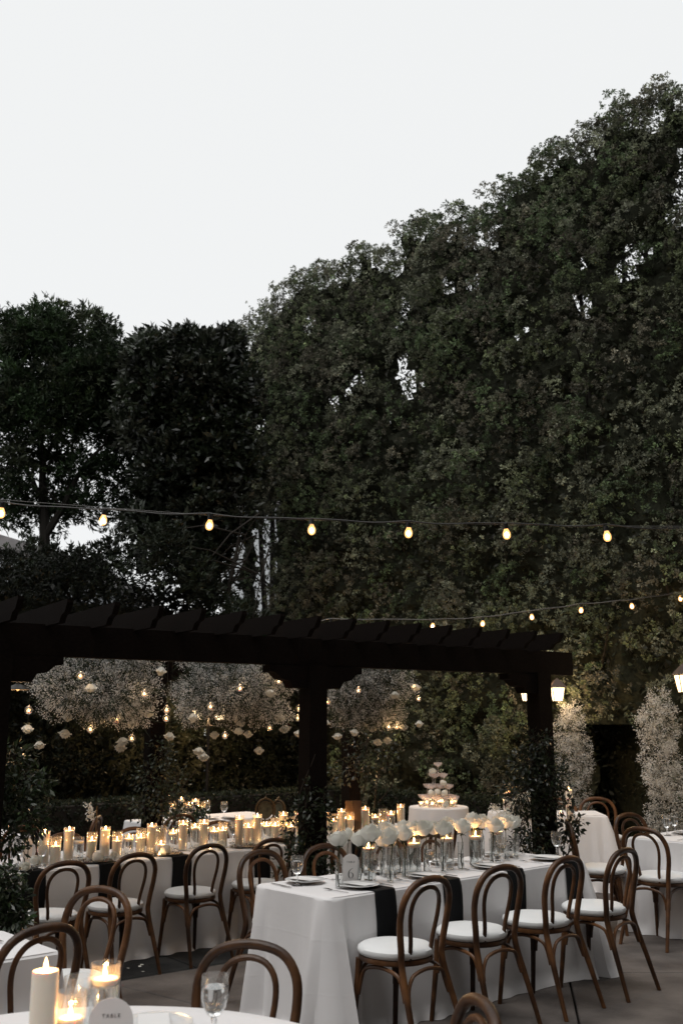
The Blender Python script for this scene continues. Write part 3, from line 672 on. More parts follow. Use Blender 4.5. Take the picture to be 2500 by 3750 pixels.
bE = at(2602, 2500, 9.6); lamp_post('twin-lantern lamp post half cut off at the right edge', (bE.x, bE.y, 0), .25, 0, 2.01, .165, 16)

def string_lights(label, bulbs, Y, sag, ext, r, W, guide=None):
    t = thing('string_lights', label, 'string lights'); pts = [at(x, y, Y) for x, y in bulbs]; cab = []
    e0 = at(*ext[0], Y); e1 = at(*ext[1], Y); seq = [e0] + [p + Vector((0, 0, r * 3.1)) for p in pts] + [e1]
    for k in range(len(seq) - 1):
        a, b = seq[k], seq[k + 1]
        for q in range(8): f = q / 8; cab.append(a.lerp(b, f) - Vector((0, 0, sag * 4 * f * (1 - f))) + Vector((0, 0, .004 * math.sin(k * 3 + q))))
    cab.append(seq[-1]); MB().tube(cab, .0045 if len(bulbs) and Y < 8 else .0065, 6).obj('cable', M['cable'] if Y < 8 else M['wire'], t)
    if guide: MB().tube(bez([at(x, y, Y) for x, y in guide], 24), .0016, 5).obj('guide_wire', M['wire'], t)
    prof = [(0, -r * 1.2), (r * .5, -r * 1.08), (r * .88, -r * .66), (r, -r * .05), (r * .92, r * .5), (r * .64, r * 1.1), (r * .45, r * 1.6)]
    bm = MB().lathe(prof, 14).mesh('bulb', M['bulb']); sm = MB().lathe([(0, r * 2.9), (r * .62, r * 2.8), (r * .66, r * 1.5), (0, r * 1.45)], 10).mesh('socket', M['socket'])
    fm_ = MB().lathe([(0, -r * .72), (r * .36, -r * .6), (r * .56, -r * .1), (r * .46, r * .4), (0, r * .8)], 12).mesh('filament', M['filament'])
    rnd = random.Random(5)
    for p in pts:
        o = link('bulb', bm, t, p, (rnd.uniform(-.2, .2), rnd.uniform(-.15, .15), 0)); link('socket', sm, o); link('filament', fm_, o); point(t, p, W, (1, .60, .28), r)
    return t
string_lights('upper string of seven large glowing bulbs crossing in front of the trees', [(5, 1881), (378, 1907), (767, 1925), (1141, 1942), (1495, 1953), (1854, 1958), (2222, 1966)], 6.0, .012, [(-380, 1800), (2620, 1935)], .0245, .4,
              [(-100, 1822), (378, 1858), (900, 1895), (1500, 1915), (2100, 1925), (2600, 1928)])
string_lights('lower string of small glowing bulbs running from the pergola to the right edge', [(1210, 2291), (1583, 2294), (1766, 2285), (1946, 2261), (2126, 2236), (2312, 2221), (2490, 2193)], 12.0, .006, [(1050, 2300), (2640, 2150)], .027, .35,
              [(1709, 2320), (1722, 2285), (1750, 2262), (1900, 2245), (2130, 2215), (2500, 2165)])

pd = thing('pendant_lamp', 'dark pendant lamp shade hanging at the left under the pergola', 'lamp', at(66, 2525, 6.9))
MB().lathe([(0, .06), (.012, .06), (.02, .035), (.05, .022), (.08, .0), (.078, -.002), (.045, .018), (0, .025)], 20).obj('shade', M['shade'], pd)
MB().tube([(0, 0, .06), (0, 0, .45)], .003, 5).obj('cord', M['cable'], pd)
MB().lathe([(0, -.012), (.013, 0), (.01, .02)], 10).obj('bulb', M['bulb'], pd); point(pd, (0, 0, -.03), 5)

# ------------------------------------------------------------------ tables and cloths
class Cloth:
    """cloth draped to the floor: outline of the top plus a skirt whose folds grow downwards"""
    def __init__(s, outline, normals, corners, h, flare, amp, seed, corner_amp):
        s.P, s.N, s.h, s.fl, s.amp = outline, normals, h, flare, amp
        s.S = [0.0]
        for i in range(1, len(outline)): s.S.append(s.S[-1] + math.dist(outline[i], outline[i - 1]))
        s.total = s.S[-1] + math.dist(outline[-1], outline[0]); s.corners = corners; s.ca = corner_amp; s.seed = seed
        r = random.Random(seed); s.ph = [r.uniform(0, 6.28) for _ in range(8)]; s.fr = [max(1, round(s.total * f)) for f in (.55, .9, 1.5, 2.3)]
    def off(s, sv, t):
        q = 2 * math.pi * sv / s.total; wv = sum(math.sin(q * f + p) * a for f, p, a in zip(s.fr, s.ph, (.9, .8, .6, .4)))
        o = .004 + s.fl * t + s.amp * (t ** 1.35) * wv
        for c in s.corners:
            d = (sv - c + s.total / 2) % s.total - s.total / 2; g = math.exp(-(d / .15) ** 2)
            o += s.ca * (t ** .8) * g * (.75 + .45 * math.cos(d * 2 * math.pi / .13 + c))
        if t > .93: o += (t - .93) / .07 * (.022 + .018 * math.sin(q * s.fr[3] * 2 + s.ph[4]) + .02 * math.sin(q * s.fr[2] * 3 + s.ph[5]))
        return o
    def mesh(s, name, m):
        n = len(s.P); rows = [0, .004, .015, .03, .06, .1, .16, .23, .31, .4, .5, .6, .7, .79, .87, .93, .965, 1.0]; vs = []; fs = []
        cx = sum(p[0] for p in s.P) / n; cy_ = sum(p[1] for p in s.P) / n
        for k in (.0, .35, .7, .93, .99):                                   # top
            for p in s.P: vs.append((cx + (p[0] - cx) * k, cy_ + (p[1] - cy_) * k, s.h + .0015 * noise.noise(Vector((p[0] * 3 * k, p[1] * 3 * k, s.seed)))))
        for t in rows:
            for i, p in enumerate(s.P):
                o = s.off(s.S[i], t) - (.010 if t == 0 else .004 if t == .004 else 0); z = s.h * (1 - t) - (.001 if t == 0 else .004 if t == .004 else 0)
                if t > .9: z += .012 * max(0, math.sin(s.S[i] * 9 + s.ph[6])) * (1 - t) / .1
                vs.append((p[0] + s.N[i][0] * o, p[1] + s.N[i][1] * o, max(z, .004)))
        R_ = 5 + len(rows)
        for k in range(R_ - 1):
            for i in range(n): j = (i + 1) % n; fs.append((k * n + i, (k + 1) * n + i, (k + 1) * n + j, k * n + j))
        return MB().add(vs, fs).mesh(name, m)
def rect_cloth(L, W, h=.76, flare=.05, amp=.008, seed=1, ca=.075):
    r = .03; P = []; N = []; cs = []
    for sx, sy, a0 in ((1, -1, -90), (1, 1, 0), (-1, 1, 90), (-1, -1, 180)):
        cxx, cyy = sx * (L / 2 - r), sy * (W / 2 - r)
        for k in range(9): a = R(a0 + 90 * k / 8); P.append((cxx + r * math.cos(a), cyy + r * math.sin(a))); N.append((math.cos(a), math.sin(a)))
        nx = {(1, -1): (L / 2, W / 2 - r), (1, 1): (-(L / 2 - r), W / 2), (-1, 1): (-L / 2, -(W / 2 - r)), (-1, -1): (L / 2 - r, -W / 2)}[(sx, sy)]
        p0 = P[-1]; ln = math.dist(p0, nx); m = max(6, int(ln / .028)); nn = N[-1]
        for k in range(1, m): P.append((p0[0] + (nx[0] - p0[0]) * k / m, p0[1] + (nx[1] - p0[1]) * k / m)); N.append(nn)
    c = Cloth(P, N, [], h, flare, amp, seed, ca)
    for sx, sy in ((1, -1), (1, 1), (-1, 1), (-1, -1)):
        t = (sx * (L / 2 - r * .3), sy * (W / 2 - r * .3)); i = min(range(len(P)), key=lambda i: math.dist(P[i], t)); c.corners.append(c.S[i])
    return c
def round_cloth(r, h=.76, flare=.06, amp=.02, seed=1):
    n = 180; P = [(r * math.cos(2 * math.pi * i / n), r * math.sin(2 * math.pi * i / n)) for i in range(n)]; N = [(p[0] / r, p[1] / r) for p in P]
    c = Cloth(P, N, [], h, flare, amp, seed, 0); c.fr = [7, 11, 16, 23]; return c
def table(label, cloth, loc, rz, name='banquet_table', group='white-clothed banquet tables'):
    t = thing(name, label, 'table', loc, rz, group); link('tablecloth', cloth.mesh('tablecloth', M['cloth']), t); return t
H = .76; HR = H + G
def low(u, v): p = uv(u * SR, v * SR); p.z = G; return p
T6 = rect_cloth(2.44, .68, seed=3, flare=.03, amp=.012, ca=.15); T6loc = uv(5.125, 4.78)
table('long white-clothed table set with tall white roses and the table 6 sign', T6, T6loc, ANG)
ROWA = rect_cloth(2.42 * SR, .73 * SR, seed=5, flare=.02, amp=.012, ca=.06); table('white-clothed table at the left half of the long candle row', ROWA, low(3.66, 6.90), ANG)
ROWB = rect_cloth(2.42 * SR, .73 * SR, seed=8, flare=.02, amp=.013, ca=.06); table('white-clothed table at the right half of the long candle row, behind the middle post', ROWB, low(6.10, 6.90), ANG)
table('dim white-clothed table behind the left end of the candle row', rect_cloth(2.5, .8, seed=11), low(3.05, 8.98), ANG)
table('white-clothed head table with vine-wrapped candles in front of the box hedge', rect_cloth(1.8, .8, seed=12), low(6.2, 8.98), ANG)
SW = rect_cloth(1.2, .62, seed=13, flare=.11, amp=.014, ca=.12); SWloc = Vector((2.25, 11.42, 0)); table('short white-clothed sweetheart table behind the right pergola post', SW, SWloc, R(-3))
RT = rect_cloth(2.35, .74, seed=14, flare=.05, amp=.012, ca=.08); RTloc = uv(8.24, 3.87); table('white-clothed table at the right edge with two goblets', RT, RTloc, ANG + math.pi / 2)
table('white-clothed table end at the left edge behind the leaning chair back', rect_cloth(2.4, .6, seed=15, flare=.03), uv(.98, 4.53), ANG)
FGc = Vector((-.72, 2.84, 0)); table('round white-clothed table in the foreground with candles and goblet', round_cloth(.914, seed=16), FGc, 0, 'round_table', 'round white-clothed tables')
CHc = Vector((1.15, 12.28, 0)); table('small round white-clothed table under the champagne tower', round_cloth(.345, seed=17, flare=.05, amp=.016), CHc, 0, 'round_table', 'round white-clothed tables')

def napkin(label, cloth, tloc, trz, x, hang=.30, side=-1, wd=.165, inset=.2):
    """black linen over the long edge at local x"""
    W2 = max(abs(p[1]) for p in cloth.P); vs = []; fs = []; nx = 7; path = []
    ys = [(inset, 0), (inset * .5, 0), (.04, 0), (.012, 0), (.002, .004), (0, .012)]
    idx = lambda xx: min(range(len(cloth.P)), key=lambda i: math.dist(cloth.P[i], (xx, side * W2)))
    down = [.04, .1, .17, .24, hang]
    for k in range(nx + 1):
        xx = x + wd * (k / nx - .5); sv = cloth.S[idx(xx)]
        for y, dz in ys: vs.append((xx, side * (W2 + .007 - y), H + .006 - dz))
        for dz in down: vs.append((xx + .006 * math.sin(dz * 14 + x), side * (W2 + cloth.off(sv, dz / H) + .008 + .004 * math.sin(k * 1.1 + x)), H - dz))
    m = len(ys) + len(down)
    for k in range(nx):
        for j in range(m - 1): fs.append((k * m + j, (k + 1) * m + j, (k + 1) * m + j + 1, k * m + j + 1))
    o = MB().add(vs, fs).obj('napkin', M['napkin'], None, loc=tloc, rot=(0, 0, trz))
    sd = o.modifiers.new('thickness', 'SOLIDIFY'); sd.thickness = .003; sd.offset = 0
    return tag(o, label, 'napkin', 'black napkins hanging over table edges')
def local(u, v, c): return u - c
wl = ['nearest the table 6 sign', 'beside the second chair of the rose table', 'beside the third chair of the rose table', 'nearest the far end of the rose table']
for k, u in enumerate((4.28, 4.86, 5.50, 6.12)): napkin('black napkin hanging over the rose table edge, ' + wl[k], T6, T6loc, ANG, u - 5.07)
for k, u in enumerate((3.10, 3.66, 4.25)): napkin(f'black napkin hanging over the left half of the candle row, {nth(k)} from the left', ROWA, low(3.66, 6.90), ANG, (u - 3.62) * SR, wd=.19)
for k, u in enumerate((4.99, 5.45, 6.03, 6.62)): napkin(f'black napkin hanging over the right half of the candle row, {nth(k)} from the left', ROWB, low(6.10, 6.90), ANG, (u - 6.06) * SR, wd=.19)
for k, v in enumerate((4.42, 3.75)): napkin('black napkin hanging over the right-edge table, ' + ('beside the near chair' if k == 0 else 'cut by the picture edge'), RT, RTloc, ANG + math.pi / 2, v - 3.87, side=1)

# ------------------------------------------------------------------ chairs
def chair_proto():
    t = thing('bentwood_chair', 'chair', 'chair')
    MB().lathe([(0, .445), (.19, .445), (.203, .45), (.207, .462), (.203, .474), (.19, .478), (0, .478)], 36).obj('seat_frame', M['chair'], t)
    cu = MB(); pr = [(.0, .474), (.185, .474), (.204, .482), (.212, .498), (.208, .514), (.19, .526), (.15, .533), (.08, .538), (0, .539)]
    cu.lathe(pr, 40); cu.v = [(x * 1.0, y * (1.03 if y > 0 else 1), z + .0022 * noise.noise(Vector((x * 14, y * 14, 0)))) for x, y, z in cu.v]; cu.obj('seat_cushion', M['cushion'], t)
    half = [(.205, -.335, 0), (.188, -.265, .22), (.168, -.195, .44), (.172, -.192, .54), (.196, -.208, .68), (.188, -.232, .79), (.125, -.25, .868), (0, -.258, .893)]
    pts = bez(half + [(-x, y, z) for x, y, z in half[-2::-1]], 56); m = len(pts)
    MB().tube(pts, [.0132 + .0055 * min(1, p.z / .35) for p in pts], 9).obj('back_frame', M['chair'], t)
    hi = [(.083, -.172, .455), (.088, -.186, .56), (.112, -.207, .69), (.108, -.226, .775), (.068, -.241, .83), (0, -.246, .848)]
    MB().tube(bez(hi + [(-x, y, z) for x, y, z in hi[-2::-1]], 40), .0122, 8).obj('inner_bow', M['chair'], t)
    for s in (-1, 1):
        p = bez([(s * .152, .135, .455), (s * .160, .147, .3), (s * .178, .175, .0)], 8); MB().tube(p, [.0205 - .0008 * k for k in range(len(p))], 9).obj('leg', M['chair'], t)
    fl, rl = lambda s, z: Vector((s * (.152 + (.455 - z) * .057), .135 + (.455 - z) * .088, z)), lambda s, z: Vector((s * (.168 + (.44 - z) * .084), -.195 - (.44 - z) * .318, z))
    for a, b in ((fl(-1, .27), fl(1, .27)), (rl(-1, .29), rl(1, .29)), (fl(-1, .27), rl(-1, .29)), (fl(1, .27), rl(1, .29))):
        i = (b - a); a2, b2 = a + i * .045, b - i * .045; top = .432; up = lambda f, z: a2.lerp(b2, f) * 1 + Vector((0, 0, z - a2.lerp(b2, f).z))
        cc = Vector((0, 0, 0))
        pts = [a2, up(.02, .34), up(.09, .395), up(.22, top - .012), up(.5, top), up(.78, top - .012), up(.91, .395), up(.98, .34), b2]
        pts = [Vector((p.x * (.97 if .3 < p.z else 1), p.y * (.93 if p.z > .33 else .98), p.z)) for p in pts]
        MB().tube(bez(pts, 26), .0105, 7).obj('brace', M['chair'], t)
    return t
proto = chair_proto(); used = [False]
def lowc(u, v): p = uv(u * SC, v * SC); p.z = G; return p
def chair(label, hoop, facing, group, lowered=False):
    """hoop: ground point below the top of the back; facing in degrees"""
    o = proto if not used[0] else copy_tree(proto); used[0] = True; d = Vector((math.cos(R(facing)), math.sin(R(facing)), 0))
    o.location = Vector((hoop[0], hoop[1], hoop[2] if lowered else 0)) + d * .258; o.rotation_euler = (0, 0, R(facing - 90)); tag(o, label, 'chair', group); return o
FV, BV = 132, 312
rnd = random.Random(2)
for k, (u, v) in enumerate([(4.19, 3.93), (4.83, 3.95), (5.45, 3.93), (6.08, 3.92)]):
    chair(['nearest chair of the rose table, beside the first black napkin', 'second chair along the near side of the rose table', 'third chair along the near side of the rose table', 'chair at the far right end of the rose table, near side'][k], uv(u, v), FV + (3, -2, 2, 4)[k], 'chairs along the near side of the rose table')
for k, (u, v) in enumerate([(4.20, 5.47), (4.74, 5.45), (5.32, 5.45), (5.80, 5.45)]):
    chair(['chair back rising behind the left corner of the rose table', 'chair back behind the place setting, left of the table 6 sign', 'chair back mostly hidden behind the leftmost roses', 'chair back mostly hidden behind the middle roses'][k], uv(u, v), BV + (4, -3, 2, -2)[k], 'chairs along the far side of the rose table')
rl_ = ['leftmost chair before the long candle row, beside the leafy plant', 'second chair from the left before the long candle row', 'third chair from the left before the long candle row', 'chair before the candle row, left of the middle post', 'chair before the candle row, just right of the middle post', 'chair top behind the roses, before the right candles', 'chair top behind the roses, below the champagne table']
for k, (u, v) in enumerate([(3.06, 5.94), (3.58, 6.0), (4.21, 6.09), (4.76, 6.08), (5.52, 6.07), (6.13, 6.11), (6.75, 6.2)]):
    chair(rl_[k], lowc(u - .05, v - .11), FV + (-2, 3, 1, -4, 2, 0, 3)[k], 'chairs along the near side of the candle row', True)
for k, (u, v) in enumerate([(3.76, 7.35), (4.36, 7.35), (5.18, 7.35)]):
    chair(['dark chair back behind the left candles of the row', 'dark chair back behind the middle candles of the row', 'dark chair back just below the head table cloth'][k], lowc(u, v), BV, 'chairs along the far side of the candle row', True)
chair('dim chair before the far left table, half hidden by the leafy bush', lowc(3.79, 8.12), FV, 'chairs at the back-left tables', True)
chair('dim chair with a pale rim behind the candle row, left of the vine', lowc(4.67, 8.48), 180, 'chairs at the back-left tables', True)
chair('chair before the head table wrapped by dark vine', lowc(5.32, 8.12), FV, 'chairs at the back-left tables', True)
chair('chair beside the right-edge table with its back to the camera', uv(7.40, 4.61), 42, 'chairs at the right-edge table')
chair('chair at the far end of the right-edge table, back rim only', uv(8.45, 5.40), 300, 'chairs at the right-edge table')
chair('chair turned sideways with a leaf spray, between rose table and right-edge table', uv(7.50, 5.40), -8, 'chairs at the right-edge table')
chair('chair behind the sweetheart table, right one', at_z(2182, 2923, .893), 268, 'chairs behind the sweetheart table')
chair('chair behind the sweetheart table, left one behind the candle', at_z(2041, 2926, .893), 272, 'chairs behind the sweetheart table')
chair('chair at the near left table turned towards the camera, its white seat showing', at_z(376, 3256, .893), 245, 'chairs around the near tables')
chair('chair cut by the left edge, behind the foreground candles', at_z(165, 3398, .893), 140, 'chairs around the near tables')
chair('chair in the lower middle behind the foreground goblet', at_z(918, 3457, .893), 258, 'chairs around the near tables')
chair('blurred corner of a chair back at the bottom edge, right of centre', at_z(1768, 3672, .893), 192, 'chairs around the near tables')

# ------------------------------------------------------------------ tableware
def goblet_meshes(s=1.0):
    h = .172 * s; r = .037 * s
    bowl = MB().lathe([(.004 * s, .062 * s), (.018 * s, .068 * s), (.031 * s, .088 * s), (.0385 * s, .118 * s), (.0385 * s, .145 * s), (.0365 * s, h), (.0352 * s, h), (.037 * s, .145 * s)], 24).mesh('bowl', M['glass'])
    st = MB().lathe([(0, 0), (.033 * s, 0), (.033 * s, .003 * s), (.012 * s, .008 * s), (.0055 * s, .02 * s), (.0075 * s, .034 * s), (.0055 * s, .046 * s), (.007 * s, .058 * s), (.004 * s, .063 * s), (0, .0632 * s)], 18).mesh('stem', M['solid_glass'])
    wt = MB().lathe([(0, .066 * s), (.0165 * s, .0705 * s), (.0295 * s, .089 * s), (.0368 * s, .118 * s), (.037 * s, .141 * s), (0, .141 * s)], 24).mesh('water', M['water'])
    return bowl, st, wt
GM = goblet_meshes(); GMb = goblet_meshes(1.12)
def goblet(label, loc, group, gm=None):
    t = thing('water_goblet', label, 'goblet', loc, 0, group); b, s, w_ = gm or GM
    link('bowl', b, t); link('stem', s, t); link('water', w_, t); return t
gT = H + .004
for lb, p in [('goblet at the left end plate of the rose table', at_z(1087, 3243, gT)), ('goblet right beside the table 6 sign', at_z(1363, 3236, gT)), ('goblet in the middle of the rose vases, near side', at_z(1573, 3195, gT)),
              ('goblet below the right bunch of roses', at_z(1836, 3168, gT)), ('goblet at the far end of the rose table before the vine', at_z(2038, 3134, gT))]: goblet(lb, p, 'goblets on the rose table')
for lb, p in [('goblet at the far left end of the candle row, beside the slim sign', at_z(66, 3167, gT + G)), ('goblet before the leftmost candle of the row', at_z(153, 3172, gT + G)), ('goblet before the sixth candle of the row', at_z(382, 3135, gT + G)),
              ('goblet before the vine-side candles, left part of row', at_z(662, 3112, gT + G)), ('goblet in the row above the third near-side chair', at_z(853, 3088, gT + G)), ('goblet right of the middle post among the candles', at_z(1312, 3048, gT + G)), ('goblet before the rightmost candle of the row', at_z(1466, 3027, gT + G))]: goblet(lb, p, 'goblets on the candle row', GMb)
for lb, p in [('left goblet on the head table', at_z(757, 2992, gT + G)), ('right goblet on the head table', at_z(820, 2996, gT + G))]: goblet(lb, p, 'goblets on the head table', GMb)
for lb, p in [('left front goblet on the right-edge table', at_z(2442, 3060, gT)), ('right rear goblet on the right-edge table', at_z(2470, 3052, gT))]: goblet(lb, p, 'goblets on the right-edge table')
goblet('large blurred goblet on the foreground table', Vector((-.392, 3.33, gT)), 'goblets on the foreground table', GMb)

pm = MB().lathe([(0, .004), (.07, .004), (.082, .006), (.122, .0155), (.125, .017), (.122, .0185), (.08, .009), (.07, .008), (0, .008)], 40).mesh('rim', M['plate'])
cm = MB().lathe([(0, .002), (.13, .002), (.148, .006), (.148, .009), (.13, .007), (0, .007)], 40).mesh('charger_plate', M['charger'])
def fork_mesh():
    m = MB(); m.box((0, -.055, 0), (.008, .10, .0022)); m.box((0, .01, .0), (.006, .04, .002)); m.box((0, .04, .002), (.022, .025, .002))
    for k in range(4): m.box((-.009 + .006 * k, .069, .004), (.0028, .036, .002))
    return m.mesh('fork', M['steel'], False)
def knife_mesh():
    m = MB(); m.box((0, -.06, 0), (.009, .09, .004)); m.prism([(-.007, -.015), (.007, -.015), (.009, .06), (.003, .1), (-.006, .1)], (0, 0, -.001), (1, 0, 0), (0, 1, 0), (0, 0, .0022)); return m.mesh('knife', M['steel'], False)
fm, km = fork_mesh(), knife_mesh(); mm_ = MB().box((0, 0, 0), (.10, .18, .0012)).mesh('menu_card', M['paper'], False)
def setting(where, p, face, grp, charger=False, menu=True, cut=True, plate=True, dz=0):
    """place setting: face = direction the diner looks, degrees"""
    rz = R(face - 90); d = Vector((math.cos(R(face)), math.sin(R(face)), 0)); s = Vector((d.y, -d.x, 0)); z = H + .0045 + dz; p = Vector((p.x, p.y, 0))
    if charger: tag(link('charger_plate', cm, None, p + Vector((0, 0, z + .002))), 'dark charger plate ' + where, 'plate', 'dark charger plates ' + grp)
    elif plate: tag(link('dinner_plate', pm, None, p + Vector((0, 0, z + .003))), 'white dinner plate ' + where, 'plate', 'white plates ' + grp)
    if menu: tag(link('menu_card', mm_, None, p + Vector((0, 0, z + (.012 if charger else .0225))), (0, 0, rz + .12)), 'white menu card on the plate ' + where, 'menu', 'menu cards ' + grp)
    if cut:
        tag(link('fork', fm, None, p - s * .19 + Vector((0, 0, z + .0015)), (0, 0, rz + .08)), 'silver fork by the plate ' + where, 'fork', 'forks ' + grp)
        tag(link('knife', km, None, p + s * .185 + Vector((0, 0, z + .002)), (0, 0, rz - .05)), 'silver knife by the plate ' + where, 'knife', 'knives ' + grp)
for k, (u, w_) in enumerate(zip((4.28, 4.86, 5.50, 6.12), ('just right of the table 6 sign', 'before the second rose table chair', 'before the third rose table chair', 'at the far right corner of the rose table'))): setting(w_, uv(u, 4.60), FV, 'on the rose table')
for k, (u, w_) in enumerate(zip((4.16, 4.80, 5.42, 6.02), ('left of the table 6 sign', 'behind the leftmost rose vases', 'behind the middle rose vases', 'behind the right rose vases'))): setting(w_, uv(u, 4.955), BV, 'on the rose table')
for k, u in enumerate((2.85, 3.10, 3.66, 4.25, 4.99, 5.45, 6.03, 6.62)): setting(f'along the candle row, {nth(k)} from the left', low(u, 6.68), FV, 'on the candle row', True, False, k % 2 == 0, dz=G)
for k, (v, w_) in enumerate(((4.42, 'before the near chair of the right-edge table'), (3.75, 'further along the right-edge table'))): setting(w_, uv(8.03, v), 42, 'on the right-edge table', True, True, True)
setting('at the far end of the right-edge table', uv(8.45, 4.8), BV, 'on the right-edge table')
setting('at the left edge on the near left table', uv(1.85, 4.62), BV, 'on the near tables')
setting('on the foreground round table beside the goblet', Vector((-.60, 3.46, 0)), 275, 'on the near tables')
for k, (p, w_) in enumerate(((at_z(765, 3000, HR), 'left on the head table'), (at_z(850, 2999, HR), 'right on the head table'))): setting(w_, p, BV, 'on the head table', False, True, False, dz=G)

def arch(wd, h, n=14):
    r = wd / 2; return [(-r, 0), (r, 0)] + [(r * math.cos(a), h - r + r * math.sin(a)) for a in [math.pi * k / n for k in range(n + 1)]]
def ribbon(pts, wid, z=0):
    vs = []; fs = []; n = len(pts)
    for k in range(n):
        a, b = Vector(pts[max(0, k - 1)]), Vector(pts[min(n - 1, k + 1)]); t = (b - a).normalized(); nr = Vector((-t.y, t.x)); p = Vector(pts[k])
        for s in (-1, 1): q = p + nr * s * wid[k] / 2; vs.append((q.x, z, q.y))
    for k in range(n - 1): fs.append((2 * k, 2 * k + 1, 2 * k + 3, 2 * k + 2))
    return vs, fs
def letters(text, parent, size, loc):
    cu = bpy.data.curves.new('lettering', 'FONT'); cu.body = text; cu.size = size; cu.align_x = 'CENTER'; cu.extrude = .0002; cu.space_character = 1.35; cu.materials.append(M['ink'])
    tmp = bpy.data.objects.new('lettering', cu); COL.objects.link(tmp); bpy.context.view_layer.update()
    me = bpy.data.meshes.new_from_object(tmp.evaluated_get(bpy.context.evaluated_depsgraph_get())); bpy.data.objects.remove(tmp)
    me.materials.clear(); me.materials.append(M['ink']); return link('lettering', me, parent, loc, (math.pi / 2, 0, 0))
def sign(label, loc, rz, wd, h, text, num):
    t = thing('table_sign', label, 'sign', loc, rz, 'arched table signs')
    MB().prism(arch(wd, h), (0, -.0015, 0), (1, 0, 0), (0, 0, 1), (0, .003, 0)).obj('card', M['sign_paper'], t, smooth=False)
    MB().box((0, .006, .004), (wd * .7, .022, .008)).obj('foot', M['solid_glass'], t, smooth=False)
    if text: letters(text, t, h * .083, (0, -.0022, h * .70))
    if num == '6':
        sw, c = [], (0, h * .275)
        P = [(.34, 1.0), (.20, .97), (.0, .86), (-.2, .66), (-.31, .40), (-.335, .14), (-.29, -.14), (-.16, -.33), (0, -.385), (.16, -.33), (.28, -.16), (.315, .03), (.27, .23), (.15, .36), (.01, .395), (-.13, .36), (-.25, .26)]
        Wd = [.035, .04, .06, .085, .12, .15, .13, .08, .035, .06, .12, .15, .12, .06, .03, .03, .025]
        k_ = h * .235; pts = bez([(c[0] + x * k_, 0, c[1] + y * k_) for x, y in P], 96); wi = np.interp(np.linspace(0, 1, len(pts)), np.linspace(0, 1, len(Wd)), Wd) * k_
        MB().add(*ribbon([(p.x, p.z) for p in pts], wi, -.0021)).obj('numeral', M['ink'], t, smooth=False)
    elif num: MB().box((0, -.002, h * .4), (wd * .07, .0012, h * .42)).obj('numeral', M['ink'], t, smooth=False)
    return t
sp = at_z(1284, 3236, H + .004); sign('white arched sign reading TABLE 6 on the rose table', sp, R(4), .107, .174, 'TABLE', '6')
sp = at_z(100, 3163, HR + .004); sign('slim arched sign seen nearly edge-on at the left end of the candle row', sp, R(72), .12, .195, None, 'stroke')
sign('blurred pinkish arched sign at the bottom edge reading TABLE', Vector((-.665, 3.12, H + .004)), R(8), .127, .178, 'TABLE', None)

# ------------------------------------------------------------------ candles
flame_m = MB().lathe([(0, 0), (.0044, .003), (.0068, .010), (.0060, .018), (.0030, .027), (0, .036)], 10).mesh('flame', M['flame'])
wick_m = MB().tube([(0, 0, -.004), (0, 0, .007)], .0011, 5).mesh('wick', M['wick'])
def candle_mesh(r, h): return MB().lathe([(0, 0), (r * .95, 0), (r, .004), (r, h - .004), (r * .95, h), (r * .6, h - .003), (0, h - .005)], 22).mesh('wax', M['wax'])
def float_mesh(r): return MB().lathe([(0, -.012), (r * .6, -.012), (r * .9, -.004), (r, .006), (r * .96, .013), (r * .7, .0135), (0, .011)], 22).mesh('wax', M['wax'])
_c = {}
def cyl_mesh(r, h, m='glass'):
    k = (m, round(r, 4), round(h, 3))
    if k not in _c: _c[k] = MB().lathe([(0, .004), (r * .97, .004), (r, 0), (r, h), (r - .0022, h), (r - .0024, .006)], 26).mesh('glass', M[m])
    return _c[k]
def water_mesh(r, h):
    k = ('w', round(r, 4), round(h, 3))
    if k not in _c: _c[k] = MB().lathe([(0, .008), (r * .94, .008), (r * .94, h), (0, h)], 24).mesh('water', M['water'])
    return _c[k]
def candle(label, loc, r, h, grp, kind='pillar', W=.62, lit=True):
    t = thing('pillar_candle' if kind == 'pillar' else 'floating_candle', label, 'candle', loc, random.Random(label).uniform(0, 6), grp)
    k = (kind, round(r, 4), round(h, 3))
    if k not in _c: _c[k] = candle_mesh(r, h) if kind == 'pillar' else float_mesh(r)
    link('wax', _c[k], t); zt = h - .005 if kind == 'pillar' else .011
    link('wick', wick_m, t, (0, 0, zt))
    if lit:
        rr = random.Random(label + 'f'); link('flame', flame_m, t, (0, 0, zt + .005), (rr.uniform(-.12, .12), rr.uniform(-.12, .12), 0), (1, 1, rr.uniform(.85, 1.15)))
        point(t, (0, 0, zt + .022), W, (1, .47, .15), .006)
    return t
def holder(label, loc, r, h, grp, water=None, name='glass_cylinder', cat='candle glass'):
    t = thing(name, label, cat, loc, 0, grp); link('glass', cyl_mesh(r, h, 'vase' if 'rose' in grp else 'glass'), t)
    if water: link('water', water_mesh(r, water), t)
    return t

